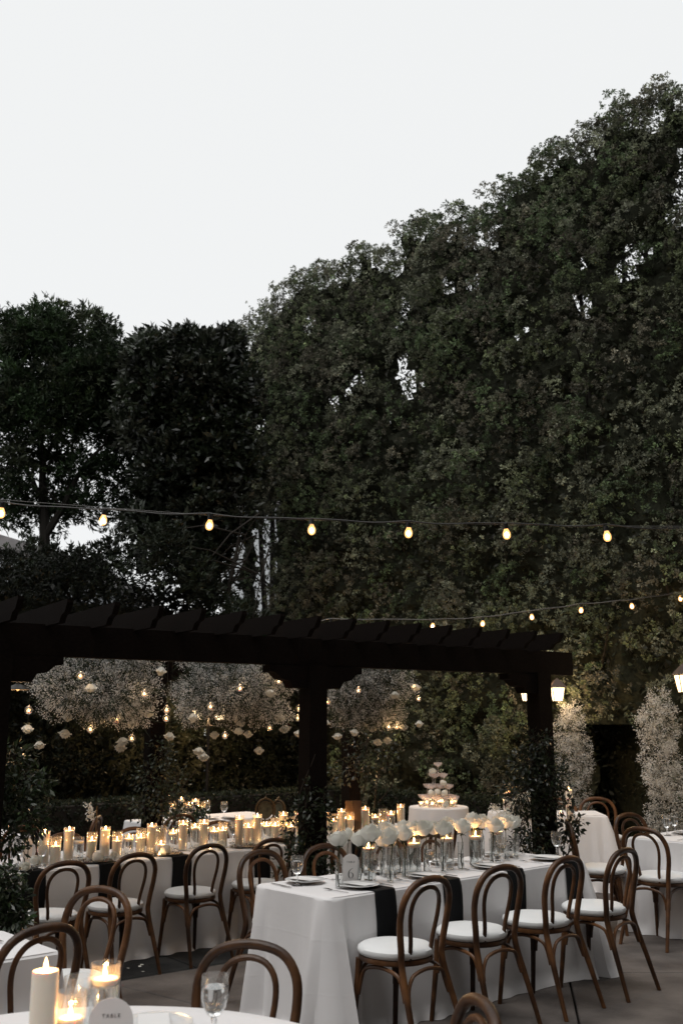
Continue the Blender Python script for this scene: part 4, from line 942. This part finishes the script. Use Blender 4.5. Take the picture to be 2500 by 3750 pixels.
# the long row: (px, v, kind, glass height, wax height)
ROW = [(163, 6.80, 'P', .225, .205), (205, 6.72, 'P', .190, .125), (252, 6.80, 'P', .235, .212), (289, 6.92, 'U', .150, .110), (336, 6.80, 'P', .190, .130), (384, 6.86, 'P', .215, .190), (429, 6.76, 'P', .185, .120), (471, 6.86, 'F', .150, .105),
       (515, 6.80, 'P', .190, .122), (554, 6.76, 'P', .225, .200), (590, 6.84, 'P', .190, .055), (633, 6.90, 'F', .150, .112), (669, 6.80, 'P', .225, .195), (712, 6.86, 'F', .190, .145), (745, 6.76, 'P', .225, .192), (783, 6.86, 'F', .150, .105),
       (815, 6.80, 'P', .190, .125), (875, 6.76, 'P', .232, .205), (908, 6.82, 'P', .190, .130), (941, 6.78, 'P', .232, .207), (974, 6.86, 'F', .158, .115), (1006, 6.80, 'P', .190, .125), (1036, 6.84, 'P', .228, .20), (1066, 6.78, 'P', .190, .11), (1092, 6.9, 'P', .228, .20),
       (1190, 6.92, 'P', .205, .185), (1220, 6.76, 'P', .190, .130), (1250, 6.82, 'P', .220, .195), (1282, 6.80, 'P', .190, .125), (1312, 6.94, 'F', .150, .108), (1338, 6.82, 'P', .220, .195), (1374, 6.86, 'F', .150, .105), (1402, 6.84, 'P', .190, .06), (1432, 6.92, 'F', .160, .115), (1468, 6.86, 'P', .218, .190)]
word = {.235: 'tallest', .232: 'tall', .228: 'tall', .225: 'tall', .22: 'tall', .218: 'tall', .215: 'tall', .205: 'tall', .19: 'middle-sized', .185: 'middle-sized', .16: 'short', .158: 'short', .15: 'short'}
GR, GC = 'glass cylinders along the candle row', 'candles along the candle row'
for k, (px, v, kd, gh, wh) in enumerate(ROW):
    gh0, wh0 = gh, wh; gh, wh = gh * SR, wh * SR; p = on_v(px, v * SR, HR + .004); pos = f'{nth(k)} from the left in the long row'
    holder(f'{word[gh0]} clear glass cylinder, {pos}', p, .0375 * SR, gh, GR, wh - .006 if kd in 'UF' else None)
    if kd == 'P': candle(f'{"low stub of a" if wh0 < .07 else word[gh0]} white pillar candle, {pos}', p + Vector((0, 0, .008)), .0325 * SR, wh - .008, GC)
    else: candle(f'{"unlit" if kd == "U" else "lit"} floating candle in a short cylinder, {pos}', p + Vector((0, 0, wh)), .034 * SR, .02, GC, 'float', lit=kd == 'F')
# tealights between them
tl = MB().lathe([(0, 0), (.018, 0), (.019, .014), (.017, .015), (0, .013)], 14).mesh('cup', M['wax'])
for k, (px, v) in enumerate([(500, 6.66), (585, 6.62), (770, 6.66), (965, 6.68), (1250, 6.68), (1335, 6.68), (1420, 6.7)]):
    t = thing('tealight', f'tiny glowing tealight low between the row candles, {nth(k)} from the left', 'candle', on_v(px, v * SR, HR + .004), 0, 'tealights along the candle row'); link('cup', tl, t); link('flame', flame_m, t, (0, 0, .014), (0, 0, 0), .7); point(t, (0, 0, .03), .2)
# loose baby's-breath and petals strewn along the row
rng = np.random.default_rng(77)
def florets(n, P, N, size, seed, colr=(.78, .77, .72), var=.16):
    r = np.random.default_rng(seed); tt = np.array(colr) * r.lognormal(0, var, (n, 1)); tt = np.clip(tt, 0, .88)
    return leaves(r, P, N, size, size * .85, .9, tt)
n = 6500; uu = rng.uniform(2.6, 7.1, n) * SR; vv = 6.77 * SR + rng.normal(0, .10, n); hh = np.abs(rng.normal(0, .016, n))
keep = np.array([noise.noise(Vector((a * 4, b * 6, 3))) > -.12 for a, b in zip(uu, vv)]); uu, vv, hh = uu[keep], vv[keep], hh[keep]
P = np.concatenate([uu[:, None] * UX + vv[:, None] * VX, (HR + .008 + hh)[:, None]], 1)
V, F, T = florets(len(P), P, np.tile([0, 0, 1.0], (len(P), 1)), .013, 78)
tag(link('flower_runner', np_mesh('flower_runner', V, F, M['floret'], T)), "white baby's-breath strewn between the candles along the row", 'flowers', kind='stuff')

# foreground candles
candle('thick white pillar candle burning at the lower left edge', Vector((-.862, 3.12, H + .004)), .0385, .252, 'candles on the foreground table', W=.75)
holder('empty looking clear glass cylinder behind the thick foreground pillar candle', Vector((-.80, 3.26, H + .004)), .042, .205, 'glass cylinders on the foreground table', .05)
holder('middle foreground glass cylinder with a low burning candle', Vector((-.795, 3.17, H + .004)), .044, .185, 'glass cylinders on the foreground table')
candle('low candle burning inside the middle foreground cylinder', Vector((-.795, 3.17, H + .012)), .037, .105, 'candles on the foreground table', W=.75)
holder('tall foreground glass cylinder with a floating candle in water', Vector((-.722, 3.28, H + .004)), .0445, .238, 'glass cylinders on the foreground table', .176)
candle('floating candle in the tall foreground glass cylinder', Vector((-.722, 3.28, H + .185)), .0415, .03, 'candles on the foreground table', 'float', W=.75)

# head table and sweetheart table candles
for k, (px, py, h, wh) in enumerate([(632, 2992, .19, .12), (662, 2996, .24, .21), (690, 2994, .19, .14), (715, 2996, .22, .19), (738, 2996, .19, .12)]):
    p = at_z(px, py, HR + .004); holder(f'glass cylinder among vine on the head table, {nth(k)} from the left', p, .045, h, 'glass cylinders on the head table'); candle(f'candle among vine on the head table, {nth(k)} from the left', p + Vector((0, 0, .008)), .038, wh, 'candles on the head table', W=.6)
vine('dark vine garland wound round the head table candles', [[at(625, 2990, 12.0), at(680, 2965, 11.9), at(750, 2990, 11.9)], [at(640, 3070, 11.5), at(680, 3010, 11.7), at(720, 3000, 11.7)]],
     [(at(690, 2965, 11.9), (.22, .1, .12), 110), (at(640, 3010, 11.7), (.14, .1, .22), 110), (at(740, 2975, 11.9), (.12, .1, .12), 60), (at(690, 3030, 11.5), (.16, .1, .1), 70)], .055, .026, 41, GREEN, .9, 'vine_garland', 'garland')
p = at_z(1862, 2972, H + .004)
holder('tall glass cylinder with candle on the sweetheart table, left end', p, .062, .30, 'glass cylinders on the sweetheart table'); candle('pillar candle in the tall cylinder at the left end of the sweetheart table', p + Vector((0, 0, .008)), .05, .20, 'candles on the sweetheart table', W=.75)
p2 = at_z(1842, 2976, H + .004) + Vector((-.02, -.02, 0)); p3 = at_z(2085, 2985, H + .004)
candle('slim tall candle wound with vine, right part of the sweetheart table', p3, .036, .26, 'candles on the sweetheart table', W=.75)
vine('leaf spray trailing over the turned chair before the sweetheart table', [[at(2075, 3150, 9.0), at(2090, 3050, 9.0), at(2075, 2980, 9.1), at(2085, 2900, 9.3)], [at(2050, 3160, 9.0), at(2110, 3080, 9.0), at(2120, 3010, 9.0)]],
     [(at(2070, 3030, 9.0), (.12, .08, .1), 34), (at(2110, 3010, 9.0), (.08, .08, .08), 22), (at(2075, 3090, 9.0), (.1, .08, .1), 26), (at(2085, 2920, 9.2), (.05, .05, .1), 10), (at(2030, 3000, 9.0), (.05, .05, .06), 8)], .065, .03, 42, DEEP, 1.0, 'leaf_spray', 'garland')
vine('dark leaves hung over the tall candle on the sweetheart table', [[at(1850, 2960, 11.3), at(1850, 2900, 11.2), at(1880, 2860, 11.2)]], [(at(1855, 2895, 11.25), (.12, .08, .09), 60), (at(1890, 2880, 11.3), (.08, .08, .1), 30)], .06, .028, 43, DEEP, 1.0, 'leaf_spray', 'garland')
for k, (px, py) in enumerate([(2030, 2976), (2052, 2975)]):
    t = thing('tealight', ('left' if k == 0 else 'right') + ' tealight beside the vine-wound candle on the sweetheart table', 'candle', at_z(px, py + 8, H + .03), 0, 'tealights on the sweetheart table'); link('cup', tl, t); link('flame', flame_m, t, (0, 0, .014), (0, 0, 0), .8); point(t, (0, 0, .03), .25)

# ------------------------------------------------------------------ roses
def rose_mesh(seed, openness=1.0, flare=1.0, ruffle=1.0):
    r = random.Random(seed); m = MB()
    rings = [(2, .006, .066, 1.5, .0), (3, .0115, .0675, 1.15, .0), (4, .0175, .067, .9, .001), (5, .0235, .065, .76, .0025), (5, .0295, .061, .74, .004), (6, .0355, .056, .68, .004), (6, .0395, .047, .68, .0065)]
    for ri, (n, rad, h, wd, curl) in enumerate(rings):
        a0 = r.uniform(0, 6.28)
        for k in range(n):
            th = a0 + 2 * math.pi * k / n + r.uniform(-.12, .12); hh = h * r.uniform(.92, 1.08); rd = rad * openness * r.uniform(.93, 1.07); ww = wd * 1.9 / (1 if n > 3 else .9); A, B = 6, 6; vs = []; fs = []
            for b in range(B + 1):
                fb = b / B; rr = rd * (math.sin(math.pi * (.06 + .56 * fb)) ** .75) + curl * flare * openness * fb ** 6; z = hh * fb - curl * flare * 1.1 * fb ** 8
                for a in range(A + 1):
                    fa = a / A * 2 - 1; sh = math.cos(fa * 1.1) ** .5
                    th2 = th + ww * fa * .55 * (.55 + .45 * math.sin(fb * 2.4)); q = rr * (1 - .10 * fa) * (1 + .035 * ruffle * math.sin(fa * 6 + k * 1.7) * fb ** 3); zz = z - (1 - sh) * hh * .35 * fb ** 2 + .0022 * ruffle * math.sin(fa * 5 + k * 2.1 + ri) * fb + .0012 * ruffle * math.sin(fa * 11 + k) * fb ** 3
                    vs.append((q * math.cos(th2), q * math.sin(th2), zz))
            for b in range(B):
                for a in range(A): i = b * (A + 1) + a; fs.append((i, i + 1, i + A + 2, i + A + 1))
            m.add(vs, fs)
    return m.mesh('petals', M['rose'], True, 180)
RM = [rose_mesh(s, o) for s, o in ((1, 1.0), (2, 1.05), (3, .92), (4, .75))]
RH = [rose_mesh(s, o, 2.1, 2.4) for s, o in ((11, .86), (12, .8), (13, .92))]
sepal = MB()
for k in range(5):
    a = 2 * math.pi * k / 5; d = Vector((math.cos(a), math.sin(a), 0)); s = Vector((-d.y, d.x, 0))
    sepal.add([d * .004 - Vector((0, 0, .002)), d * .018 + s * .005 + Vector((0, 0, -.002)), d * .034 + Vector((0, 0, -.012)), d * .018 - s * .005 + Vector((0, 0, -.002))], [(0, 1, 2, 3)])
sepal.lathe([(0, -.016), (.005, -.014), (.007, -.004), (.012, .004), (0, .006)], 8); sep_m = sepal.mesh('sepals', M['stem'])
T6R = [(1241, 3100, 4.66, 1.05, .5, 0), (1276, 3075, 4.78, .8, .2, 3), (1322, 3100, 4.68, 1.1, .4, 0), (1359, 3082, 4.62, 1.15, -.1, 1), (1394, 3100, 4.82, 1.0, .2, 2), (1410, 3055, 4.90, .95, .1, 0), (1433, 3090, 4.60, 1.12, -.3, 1), (1452, 3068, 4.84, .95, .3, 2), (1477, 3078, 4.70, 1.08, -.1, 0),
       (1482, 3050, 4.90, .95, .2, 1), (1515, 3060, 4.76, 1.05, -.1, 0), (1557, 3058, 4.70, 1.12, .3, 1), (1592, 3056, 4.84, 1.0, -.2, 2), (1627, 3058, 4.68, 1.1, .1, 0), (1638, 3036, 4.92, .95, .0, 1), (1688, 3052, 4.70, 1.12, .2, 0), (1732, 3033, 4.76, 1.18, -.2, 1), (1762, 3033, 4.90, 1.12, .1, 0), (1806, 3047, 4.68, 1.1, .2, 1),
       (1824, 3028, 4.90, 1.0, -.1, 2), (1850, 3034, 4.80, 1.1, .1, 0), (1884, 3034, 4.86, 1.12, .3, 1)]
rn = random.Random(9)
for k, (px, py, v, s, tilt, kind) in enumerate(T6R):
    g = on_v(px, v, 0); hp = at(px, py, g.y); hp.x = g.x + (hp.x - g.x); vx = on_v(px + rn.uniform(-8, 10), min(4.92, max(4.58, v + rn.uniform(-.02, .02))), H + .004)
    t = thing('white_rose', f'white rose on a tall stem above the rose table, {nth(k)} from the left', 'rose', hp, rn.uniform(0, 6), 'roses in bud vases on the rose table')
    t.rotation_euler = (tilt * rn.choice((.5, -.4)), tilt, rn.uniform(0, 6.28))
    link('petals', RM[kind], t, scale=s * 1.28); link('sepals', sep_m, t, scale=s)
    iv = t.rotation_euler.to_matrix().inverted(); b0 = Vector((vx.x + rn.uniform(-.012, .012), vx.y, H + .012)); q = lambda p: iv @ (p - hp)
    MB().tube(bez([(0, 0, -.012), q(hp.lerp(b0, .3) + Vector((rn.uniform(-.01, .01), 0, 0))), q(hp.lerp(b0, .65) + Vector((rn.uniform(-.012, .012), 0, 0))), q(b0)], 9), .0028, 6).obj('stem', M['stem'], t)
    holder(f'slim glass bud vase below the {nth(k)} rose from the left', vx, rn.choice((.019, .021, .023)), rn.choice((.155, .175, .165)), 'bud vases on the rose table', rn.choice((.075, .09, .10)), 'bud_vase', 'vase')
for k, (px, base_v, h, wz) in enumerate([(1349, 4.74, .225, .178), (1424, 4.78, .225, .185), (1515, 4.72, .225, .178), (1636, 4.76, .225, .180), (1741, 4.72, .235, .178), (1819, 4.78, .225, .185)]):
    p = on_v(px, base_v, H + .004); holder(f'wide water-filled glass cylinder among the roses, {nth(k)} from the left', p, .0455, h, 'wide cylinders on the rose table', wz)
    candle(f'floating candle in the wide cylinder among the roses, {nth(k)} from the left', p + Vector((0, 0, wz + .006)), .042, .02, 'floating candles on the rose table', 'float', W=.5)
holder('short glass tumbler vase at the right end of the roses', on_v(1885, 4.80, H + .004), .021, .17, 'bud vases on the rose table', .09, 'bud_vase', 'vase')
# loose rose heads on the candle row
for k, (px, v, s) in enumerate([(103, 6.56, .85), (122, 6.80, 1.0), (350, 6.60, 1.25), (614, 6.62, 1.15), (820, 6.62, 1.15), (420, 6.7, .8)]):
    t = thing('white_rose', f'loose white rose head lying on the candle row, {nth(k)} from the left' if k < 5 else 'smaller loose rose head behind the big one on the candle row', 'rose', on_v(px, v * SR, HR + .02), 0, 'loose roses on the candle row'); t.rotation_euler = (R(50), 0, k * 1.3); link('petals', RM[k % 3], t, scale=s)

# hanging roses and glass globes
globe_m = MB().lathe([(0, -.030), (.012, -.0275), (.022, -.020), (.029, -.008), (.030, .002), (.026, .016), (.017, .026), (.009, .031), (.007, .036), (.0055, .036), (.0075, .03)], 20).mesh('globe', M['vase'])
cup_m = MB().lathe([(0, -.026), (.014, -.025), (.0145, -.010), (.013, -.009), (0, -.011)], 14).mesh('candle', M['wax'])
line_m = MB().tube([(0, 0, 0), (0, 0, 1)], .0005, 4, False).mesh('thread', M['wire'])
H1 = [(745, 440), (418, 518), (1243, 545), (128, 707), (180, 782), (303, 728), (313, 652), (470, 664), (610, 684), (682, 638), (562, 765), (555, 792), (782, 740), (884, 653), (985, 734), (1098, 657), (1105, 678), (1095, 718), (1140, 732), (1287, 657), (1305, 708), (1190, 806), (918, 810), (937, 837), (1377, 728), (1497, 680), (1548, 742)]
H2 = [(340, 517), (245, 551), (356, 684), (108, 682), (62, 724), (142, 707), (283, 701), (168, 768), (211, 760)]
G1 = [(370, 470), (663, 552), (133, 628), (537, 672), (417, 716), (606, 757), (766, 626), (764, 665), (1103, 527), (967, 612), (1034, 744), (1238, 708), (1374, 620), (1368, 664), (1280, 495), (1502, 590)]
G2 = [(78, 537), (330, 520), (245, 648), (217, 704), (252, 704), (353, 575)]
ZS = .7972
HR = [(x * ZS, 2100 + y * ZS) for x, y in H1] + [(1250 + x * ZS, 2100 + y * ZS) for x, y in H2]
HG = [(x * ZS, 2100 + y * ZS) for x, y in G1] + [(1250 + x * ZS, 2100 + y * ZS) for x, y in G2]
def cloud_of(px): return 0 if px < 598 else 1 if px < 1130 else 2
CN = ['left', 'middle', 'right']
rr = random.Random(4)
def hang_loc(px, py):
    yrow = on_v(px, 7.3, 0, py).y; over = py < 2600
    return at(px, py, yrow - .62 if over else yrow + rr.uniform(-.45, .15))
for i in range(3):
    for k, (px, py) in enumerate(sorted([p for p in HR if cloud_of(p[0]) == i])):
        t = thing('hanging_rose', f'white rose hung at the {CN[i]} flower cloud, {nth(k)} from the left', 'rose', hang_loc(px, py), 0, f'roses hung at the {CN[i]} flower cloud')
        o = link('petals', RH[rr.randrange(3)], t, (0, 0, .02), (math.pi + rr.uniform(-.2, .2), rr.uniform(-.2, .2), rr.uniform(0, 6)), tuple(q * rr.uniform(.92, 1.08) for q in (1.08, 1.08, .98)))
        link('sepals', sep_m, t, (0, 0, .02), (math.pi, 0, 0)); link('thread', line_m, t, (0, 0, .03), (0, 0, 0), (1, 1, 2.33 - t.location.z))
    for k, (px, py) in enumerate(sorted([p for p in HG if cloud_of(p[0]) == i])):
        t = thing('hanging_globe', f'lit glass globe hung at the {CN[i]} flower cloud, {nth(k)} from the left', 'candle globe', hang_loc(px, py), 0, f'globes hung at the {CN[i]} flower cloud')
        link('globe', globe_m, t); link('candle', cup_m, t); link('flame', flame_m, t, (0, 0, -.011), (0, 0, 0), .62); point(t, (0, 0, .006), .38)
        link('thread', line_m, t, (0, 0, .036), (0, 0, 0), (1, 1, 2.32 - t.location.z))

# ------------------------------------------------------------------ baby's-breath clouds and columns
def gyps(name, label, lumps, nfl, nst, size, seed, group, colr=(.74, .74, .72), cat='flower cloud', green=.5, spray=.017):
    """lumps: (centre, (rx, ry, rz)); florets sit on the outer shell of each lump"""
    rng = np.random.default_rng(seed); t = thing(name, label, cat, (0, 0, 0), 0, group); nfl = int(nfl * 1.7); size *= 1.18; Ps = []; Ns = []; Ss = []
    wts = np.array([l[1][0] * l[1][2] for l in lumps]); wts /= wts.sum()
    for (c, r), wq in zip(lumps, wts):
        n = int(nfl * wq); d = unit(rng.normal(0, 1, (n, 3))); rad = rng.uniform(.72, 1.06, (n, 1)); bump = np.array([noise.noise(Vector(x) * 3.2 + Vector((seed + c[0] * 3, c[2] * 5, 0))) for x in d])[:, None] * .30
        Ps.append(np.array(c) + d * np.array(r) * (rad + bump)); Ns.append(d)
        n2 = int(nst * wq); d2 = unit(rng.normal(0, 1, (n2, 3))); Ss.append(np.concatenate([np.array(c) + d2 * np.array(r) * rng.uniform(.3, .8, (n2, 1)), d2], 1))
    P, N, S = np.concatenate(Ps), np.concatenate(Ns), np.concatenate(Ss)
    k10 = rng.integers(0, len(P), len(P) // 9); j10 = np.repeat(k10, 9)             # florets come in little sprays
    P = P[j10] + rng.normal(0, spray, (len(j10), 3)); N = N[j10]
    V, F, T = florets(len(P), P, N, size, seed, colr, .2); link('florets', np_mesh('florets', V, F, M['floret'], T), t)
    tt = np.array([[.045, .065, .035]]) * rng.lognormal(0, .3, (len(S), 1)); V, F, T = leaves(rng, S[:, :3], S[:, 3:], .16, .007, .5, tt * green * 1.3); link('stems', np_mesh('stems', V, F, M['leaf'], T), t)
    return t
def cloud(label, px0, px1, py0, py1, seed, n):
    cx, cyy = (px0 + px1) / 2, (py0 + py1) / 2; g = on_v(cx, 7.3, 0, cyy); Y = g.y; k = Y / LENS_PX; rg = random.Random(seed); L = []
    wx = (px1 - px0) / 2
    for q in range(16):
        fx = (q / 15 * 2 - 1) * .60; hgt = (1 - .6 * abs(fx) ** 2); py = cyy + rg.uniform(-.35, .3) * (py1 - py0) / 2 * hgt; r = .2 * rg.uniform(.8, 1.15)
        c = at(cx + fx * wx, py, Y + rg.uniform(-.28, .28)); L.append((c, (r * 1.15, r * 1.2, .2 * hgt * rg.uniform(.85, 1.15))))
    for q in range(13):
        fx = rg.uniform(-.72, .72); c = at(cx + fx * wx, py1 - rg.uniform(18, 60), Y + rg.uniform(-.2, .2)); L.append((c, (.12, .13, .11)))
    for q in range(8):
        fx = rg.uniform(-.7, .7); c = at(cx + fx * wx, py0 + rg.uniform(20, 60), Y + rg.uniform(-.2, .25)); L.append((c, (.2, .2, .12)))
    return gyps('flower_cloud', label, L, int(n * 2.5), 6000, .0104, seed, "hanging baby's-breath clouds", (.86, .86, .84))
cloud("hanging cloud of baby's-breath at the left under the pergola", 100, 590, 2360, 2635, 51, 9500)
cloud("hanging cloud of baby's-breath in the middle, left of the centre post", 605, 1095, 2370, 2640, 52, 9500)
cloud("hanging cloud of baby's-breath at the right, partly behind the centre post", 1165, 1520, 2400, 2655, 53, 8000)
def column(label, Y, spine, seed, n):
    rg = random.Random(seed); L = []
    for px, py, rpx in spine:
        k = Y / LENS_PX; r = rpx * k * (1.22 if px < 2200 else 1.1)
        L.append((at(px, py, Y), (r, r * .9, r * 1.05)))
        for q in range(5): L.append((at(px + rg.uniform(-1.15, 1.15) * rpx, py + rg.uniform(-.8, .8) * rpx, Y + rg.uniform(-.1, .06)), (r * .36, r * .34, r * rg.uniform(.3, .6))))
    return gyps('flower_column', label, L, n, 700, .0135, seed, "standing baby's-breath columns", (.70, .685, .65), 'flower column')
column("standing column of baby's-breath behind the sweetheart table, right of the post", 12.2, [(2088, 2625, 42), (2085, 2690, 52), (2088, 2760, 55), (2100, 2830, 52), (2095, 2900, 50), (2105, 2960, 44), (2110, 3020, 50)], 61, 6500)
column("standing column of baby's-breath at the right edge behind the goblets", 11.4, [(2405, 2560, 34), (2400, 2620, 55), (2412, 2690, 62), (2420, 2770, 68), (2432, 2850, 66), (2440, 2930, 66), (2440, 3010, 64), (2430, 3090, 60)], 62, 9500)
# bouquet beside the sweetheart candle
L = [(at(1915 + 26 * math.cos(a) * k, 2950 + 22 * math.sin(a) * k, 11.15), (.075, .07, .065)) for k in (.3, 1) for a in (0, 1.3, 2.5, 3.8, 5.1)] + [(at(1815, 2965, 11.2), (.05, .05, .04)), (at(1850, 2975, 11.15), (.07, .05, .025))]
gyps('flower_bouquet', 'white flower bouquet beside the tall candle on the sweetheart table', L, 2200, 120, .016, 63, 'bouquets', (.84, .80, .70), 'bouquet')
# white blossom sprig in the dark, left
gyps('blossom_sprig', 'small white blossom sprig lit in the dark left of the vine', [(at(325, 2965, 9.6), (.03, .03, .035)), (at(322, 2985, 9.6), (.035, .03, .03)), (at(330, 3000, 9.6), (.03, .03, .03))], 60, 8, .022, 64, 'sprigs', (.8, .78, .7), 'flower')

# ------------------------------------------------------------------ champagne tower
coupe_m = MB().lathe([(0, 0), (.030, 0), (.030, .002), (.008, .006), (.004, .014), (.004, .070), (.010, .074), (.036, .088), (.050, .105), (.0525, .124), (.0510, .124), (.048, .106), (.034, .091), (.0, .083)], 20).mesh('coupe_glass', mat('coupe_glass', (.98, .90, .87), .12, spec=.5, Transmission_Weight=.72, IOR=1.2))
for lev, n in enumerate((4, 3, 2, 1)):
    for i in range(n):
        for j in range(n):
            x, y = (i - (n - 1) / 2) * .106, (j - (n - 1) / 2) * .106; ca_, sa_ = math.cos(R(8)), math.sin(R(8))
            side = ('left', 'right') if n == 2 else ('leftmost', 'inner left', 'inner right', 'rightmost') if n == 4 else ('left', 'middle', 'right')
            lab = 'champagne coupe alone at the very top of the tower' if n == 1 else f'champagne coupe in the {("bottom", "second", "third")[lev]} tier of the tower, {side[i]} in its {("front", "second", "third", "rear")[j]} row'
            tag(link('coupe_glass', coupe_m, None, CHc + Vector((x * ca_ - y * sa_, x * sa_ + y * ca_, H + .0045 + lev * .1255))), lab, 'glass', 'coupes of the champagne tower')
for k, (px, py, w_) in enumerate([(1583, 2828, 'beside the top coupe'), (1614, 2868, 'on the third tier'), (1571, 2904, 'at the left of the second tier'), (1603, 2902, 'in the middle of the second tier'), (1636, 2904, 'at the right of the second tier'), (1638, 2944, 'on the table at the tower foot')]):
    t = thing('white_rose', 'white rose tucked into the champagne tower ' + w_, 'rose', at(px, py + 8, CHc.y - (.0, .08, .16, .16, .16, .26)[k]), 0, 'roses on the champagne tower'); t.rotation_euler = (R(55 if k else 10), 0, k * 1.1); link('petals', RM[k % 3], t, scale=1.05)
vg = MB().lathe([(0, .003), (.024, .003), (.026, 0), (.028, .062), (.0265, .062), (.0245, .005)], 16).mesh('glass', M['glass']); vw = MB().lathe([(0, .006), (.023, .006), (.024, .034), (0, .032)], 14).mesh('wax', M['wax'])
for k, (px, py) in enumerate([(1541, 2955), (1562, 2951), (1582, 2956), (1604, 2947), (1618, 2947), (1654, 2952), (1665, 2946)]):
    t = thing('votive_candle', f'small glowing votive glass at the champagne tower foot, {nth(k)} from the left', 'candle', at_z(px, py, H + .0045), 0, 'votives round the champagne tower'); link('glass', vg, t); link('wax', vw, t); link('flame', flame_m, t, (0, 0, .033), (0, 0, 0), .8); point(t, (0, 0, .05), .35)

# ------------------------------------------------------------------ odds and ends
def oval_frame(label, p, rz, sc):
    t = thing('oval_frame', label, 'frame', p, rz, 'gilded oval frames behind the candle row'); zc = 1.0
    oval = lambda rx, rz_: [(rx * math.sin(a), 0, zc + rz_ * math.cos(a)) for a in [2 * math.pi * k / 28 for k in range(29)]]
    MB().tube(oval(.105 * sc, .12 * sc), .011, 8, False).obj('frame', M['gold'], t); MB().tube(oval(.078 * sc, .09 * sc), .006, 6, False).obj('moulding', M['gold'], t)
    ring = oval(.08 * sc, .092 * sc)[:-1]; MB().add([(0, .004, zc)] + ring, [(0, 1 + k, 1 + (k + 1) % 28) for k in range(28)]).obj('panel', M['velvet'], t)
    MB().lathe([(0, .11), (.014, .115), (.018, .13), (.006, .145), (0, .155)], 8, (0, 0, zc)).obj('crest', M['gold'], t)
    for x in (-.09, .09): MB().tube([(x * .6, .01, zc - .1 * sc), (x, .02, 0)], [.010, .008], 6).obj('leg', M['gold'], t)
    MB().tube([(0, .015, zc), (0, .3, 0)], [.008, .008], 6).obj('leg', M['gold'], t)
for px, Y, rz, sc, lb in ((972, 11.5, R(8), 1.0, 'gilded oval frame on legs behind the candle row, facing the camera'), (1020, 11.75, R(-35), .9, 'second gilded oval frame, turned away beside the first')):
    q = at(px, 2966, Y); oval_frame(lb, Vector((q.x, Y, q.z - 1.0)), rz, sc)
bp = thing('brown_panel', 'brown timber board standing behind the candles right of the middle post', 'board', at_z(1293, 2975, .5)); bp.location = Vector((at(1293, 2940, 10.7).x, 10.7, 0))
for k in range(2): MB().box((-.042 + .084 * k, 0, .47), (.081, .03, .94)).obj('plank', M['brown'], bp, smooth=False)
MB().box((0, .05, .05), (.2, .14, .1)).obj('base', M['brown'], bp, smooth=False)
ar = thing('taper_stick', 'thin upright golden stick beside the white blossom sprig', 'stick', at(353, 3010, 9.5)); MB().tube([(0, 0, -.9), (0, 0, .14)], .006, 6).obj('rod', M['gold'], ar)
pm2 = MB().add([(-.012, -.01, .004), (.01, -.012, .002), (.014, .012, .003), (-.008, .014, .006), (0, 0, .001)], [(0, 1, 4), (1, 2, 4), (2, 3, 4), (3, 0, 4)]).mesh('fallen_petal', M['rose'])
for k, (x, y) in enumerate([(452, 3522), (470, 3547), (500, 3500), (512, 3540), (520, 3534), (524, 3559), (530, 3510)]):
    tag(link('fallen_petal', pm2, None, at_z(x, y, .003), (0, 0, k * 1.7), (1.1, .8, 1)), f'small white petal on the dark paving, {nth(k)} counting from the left', 'petal', 'petals fallen on the paving')
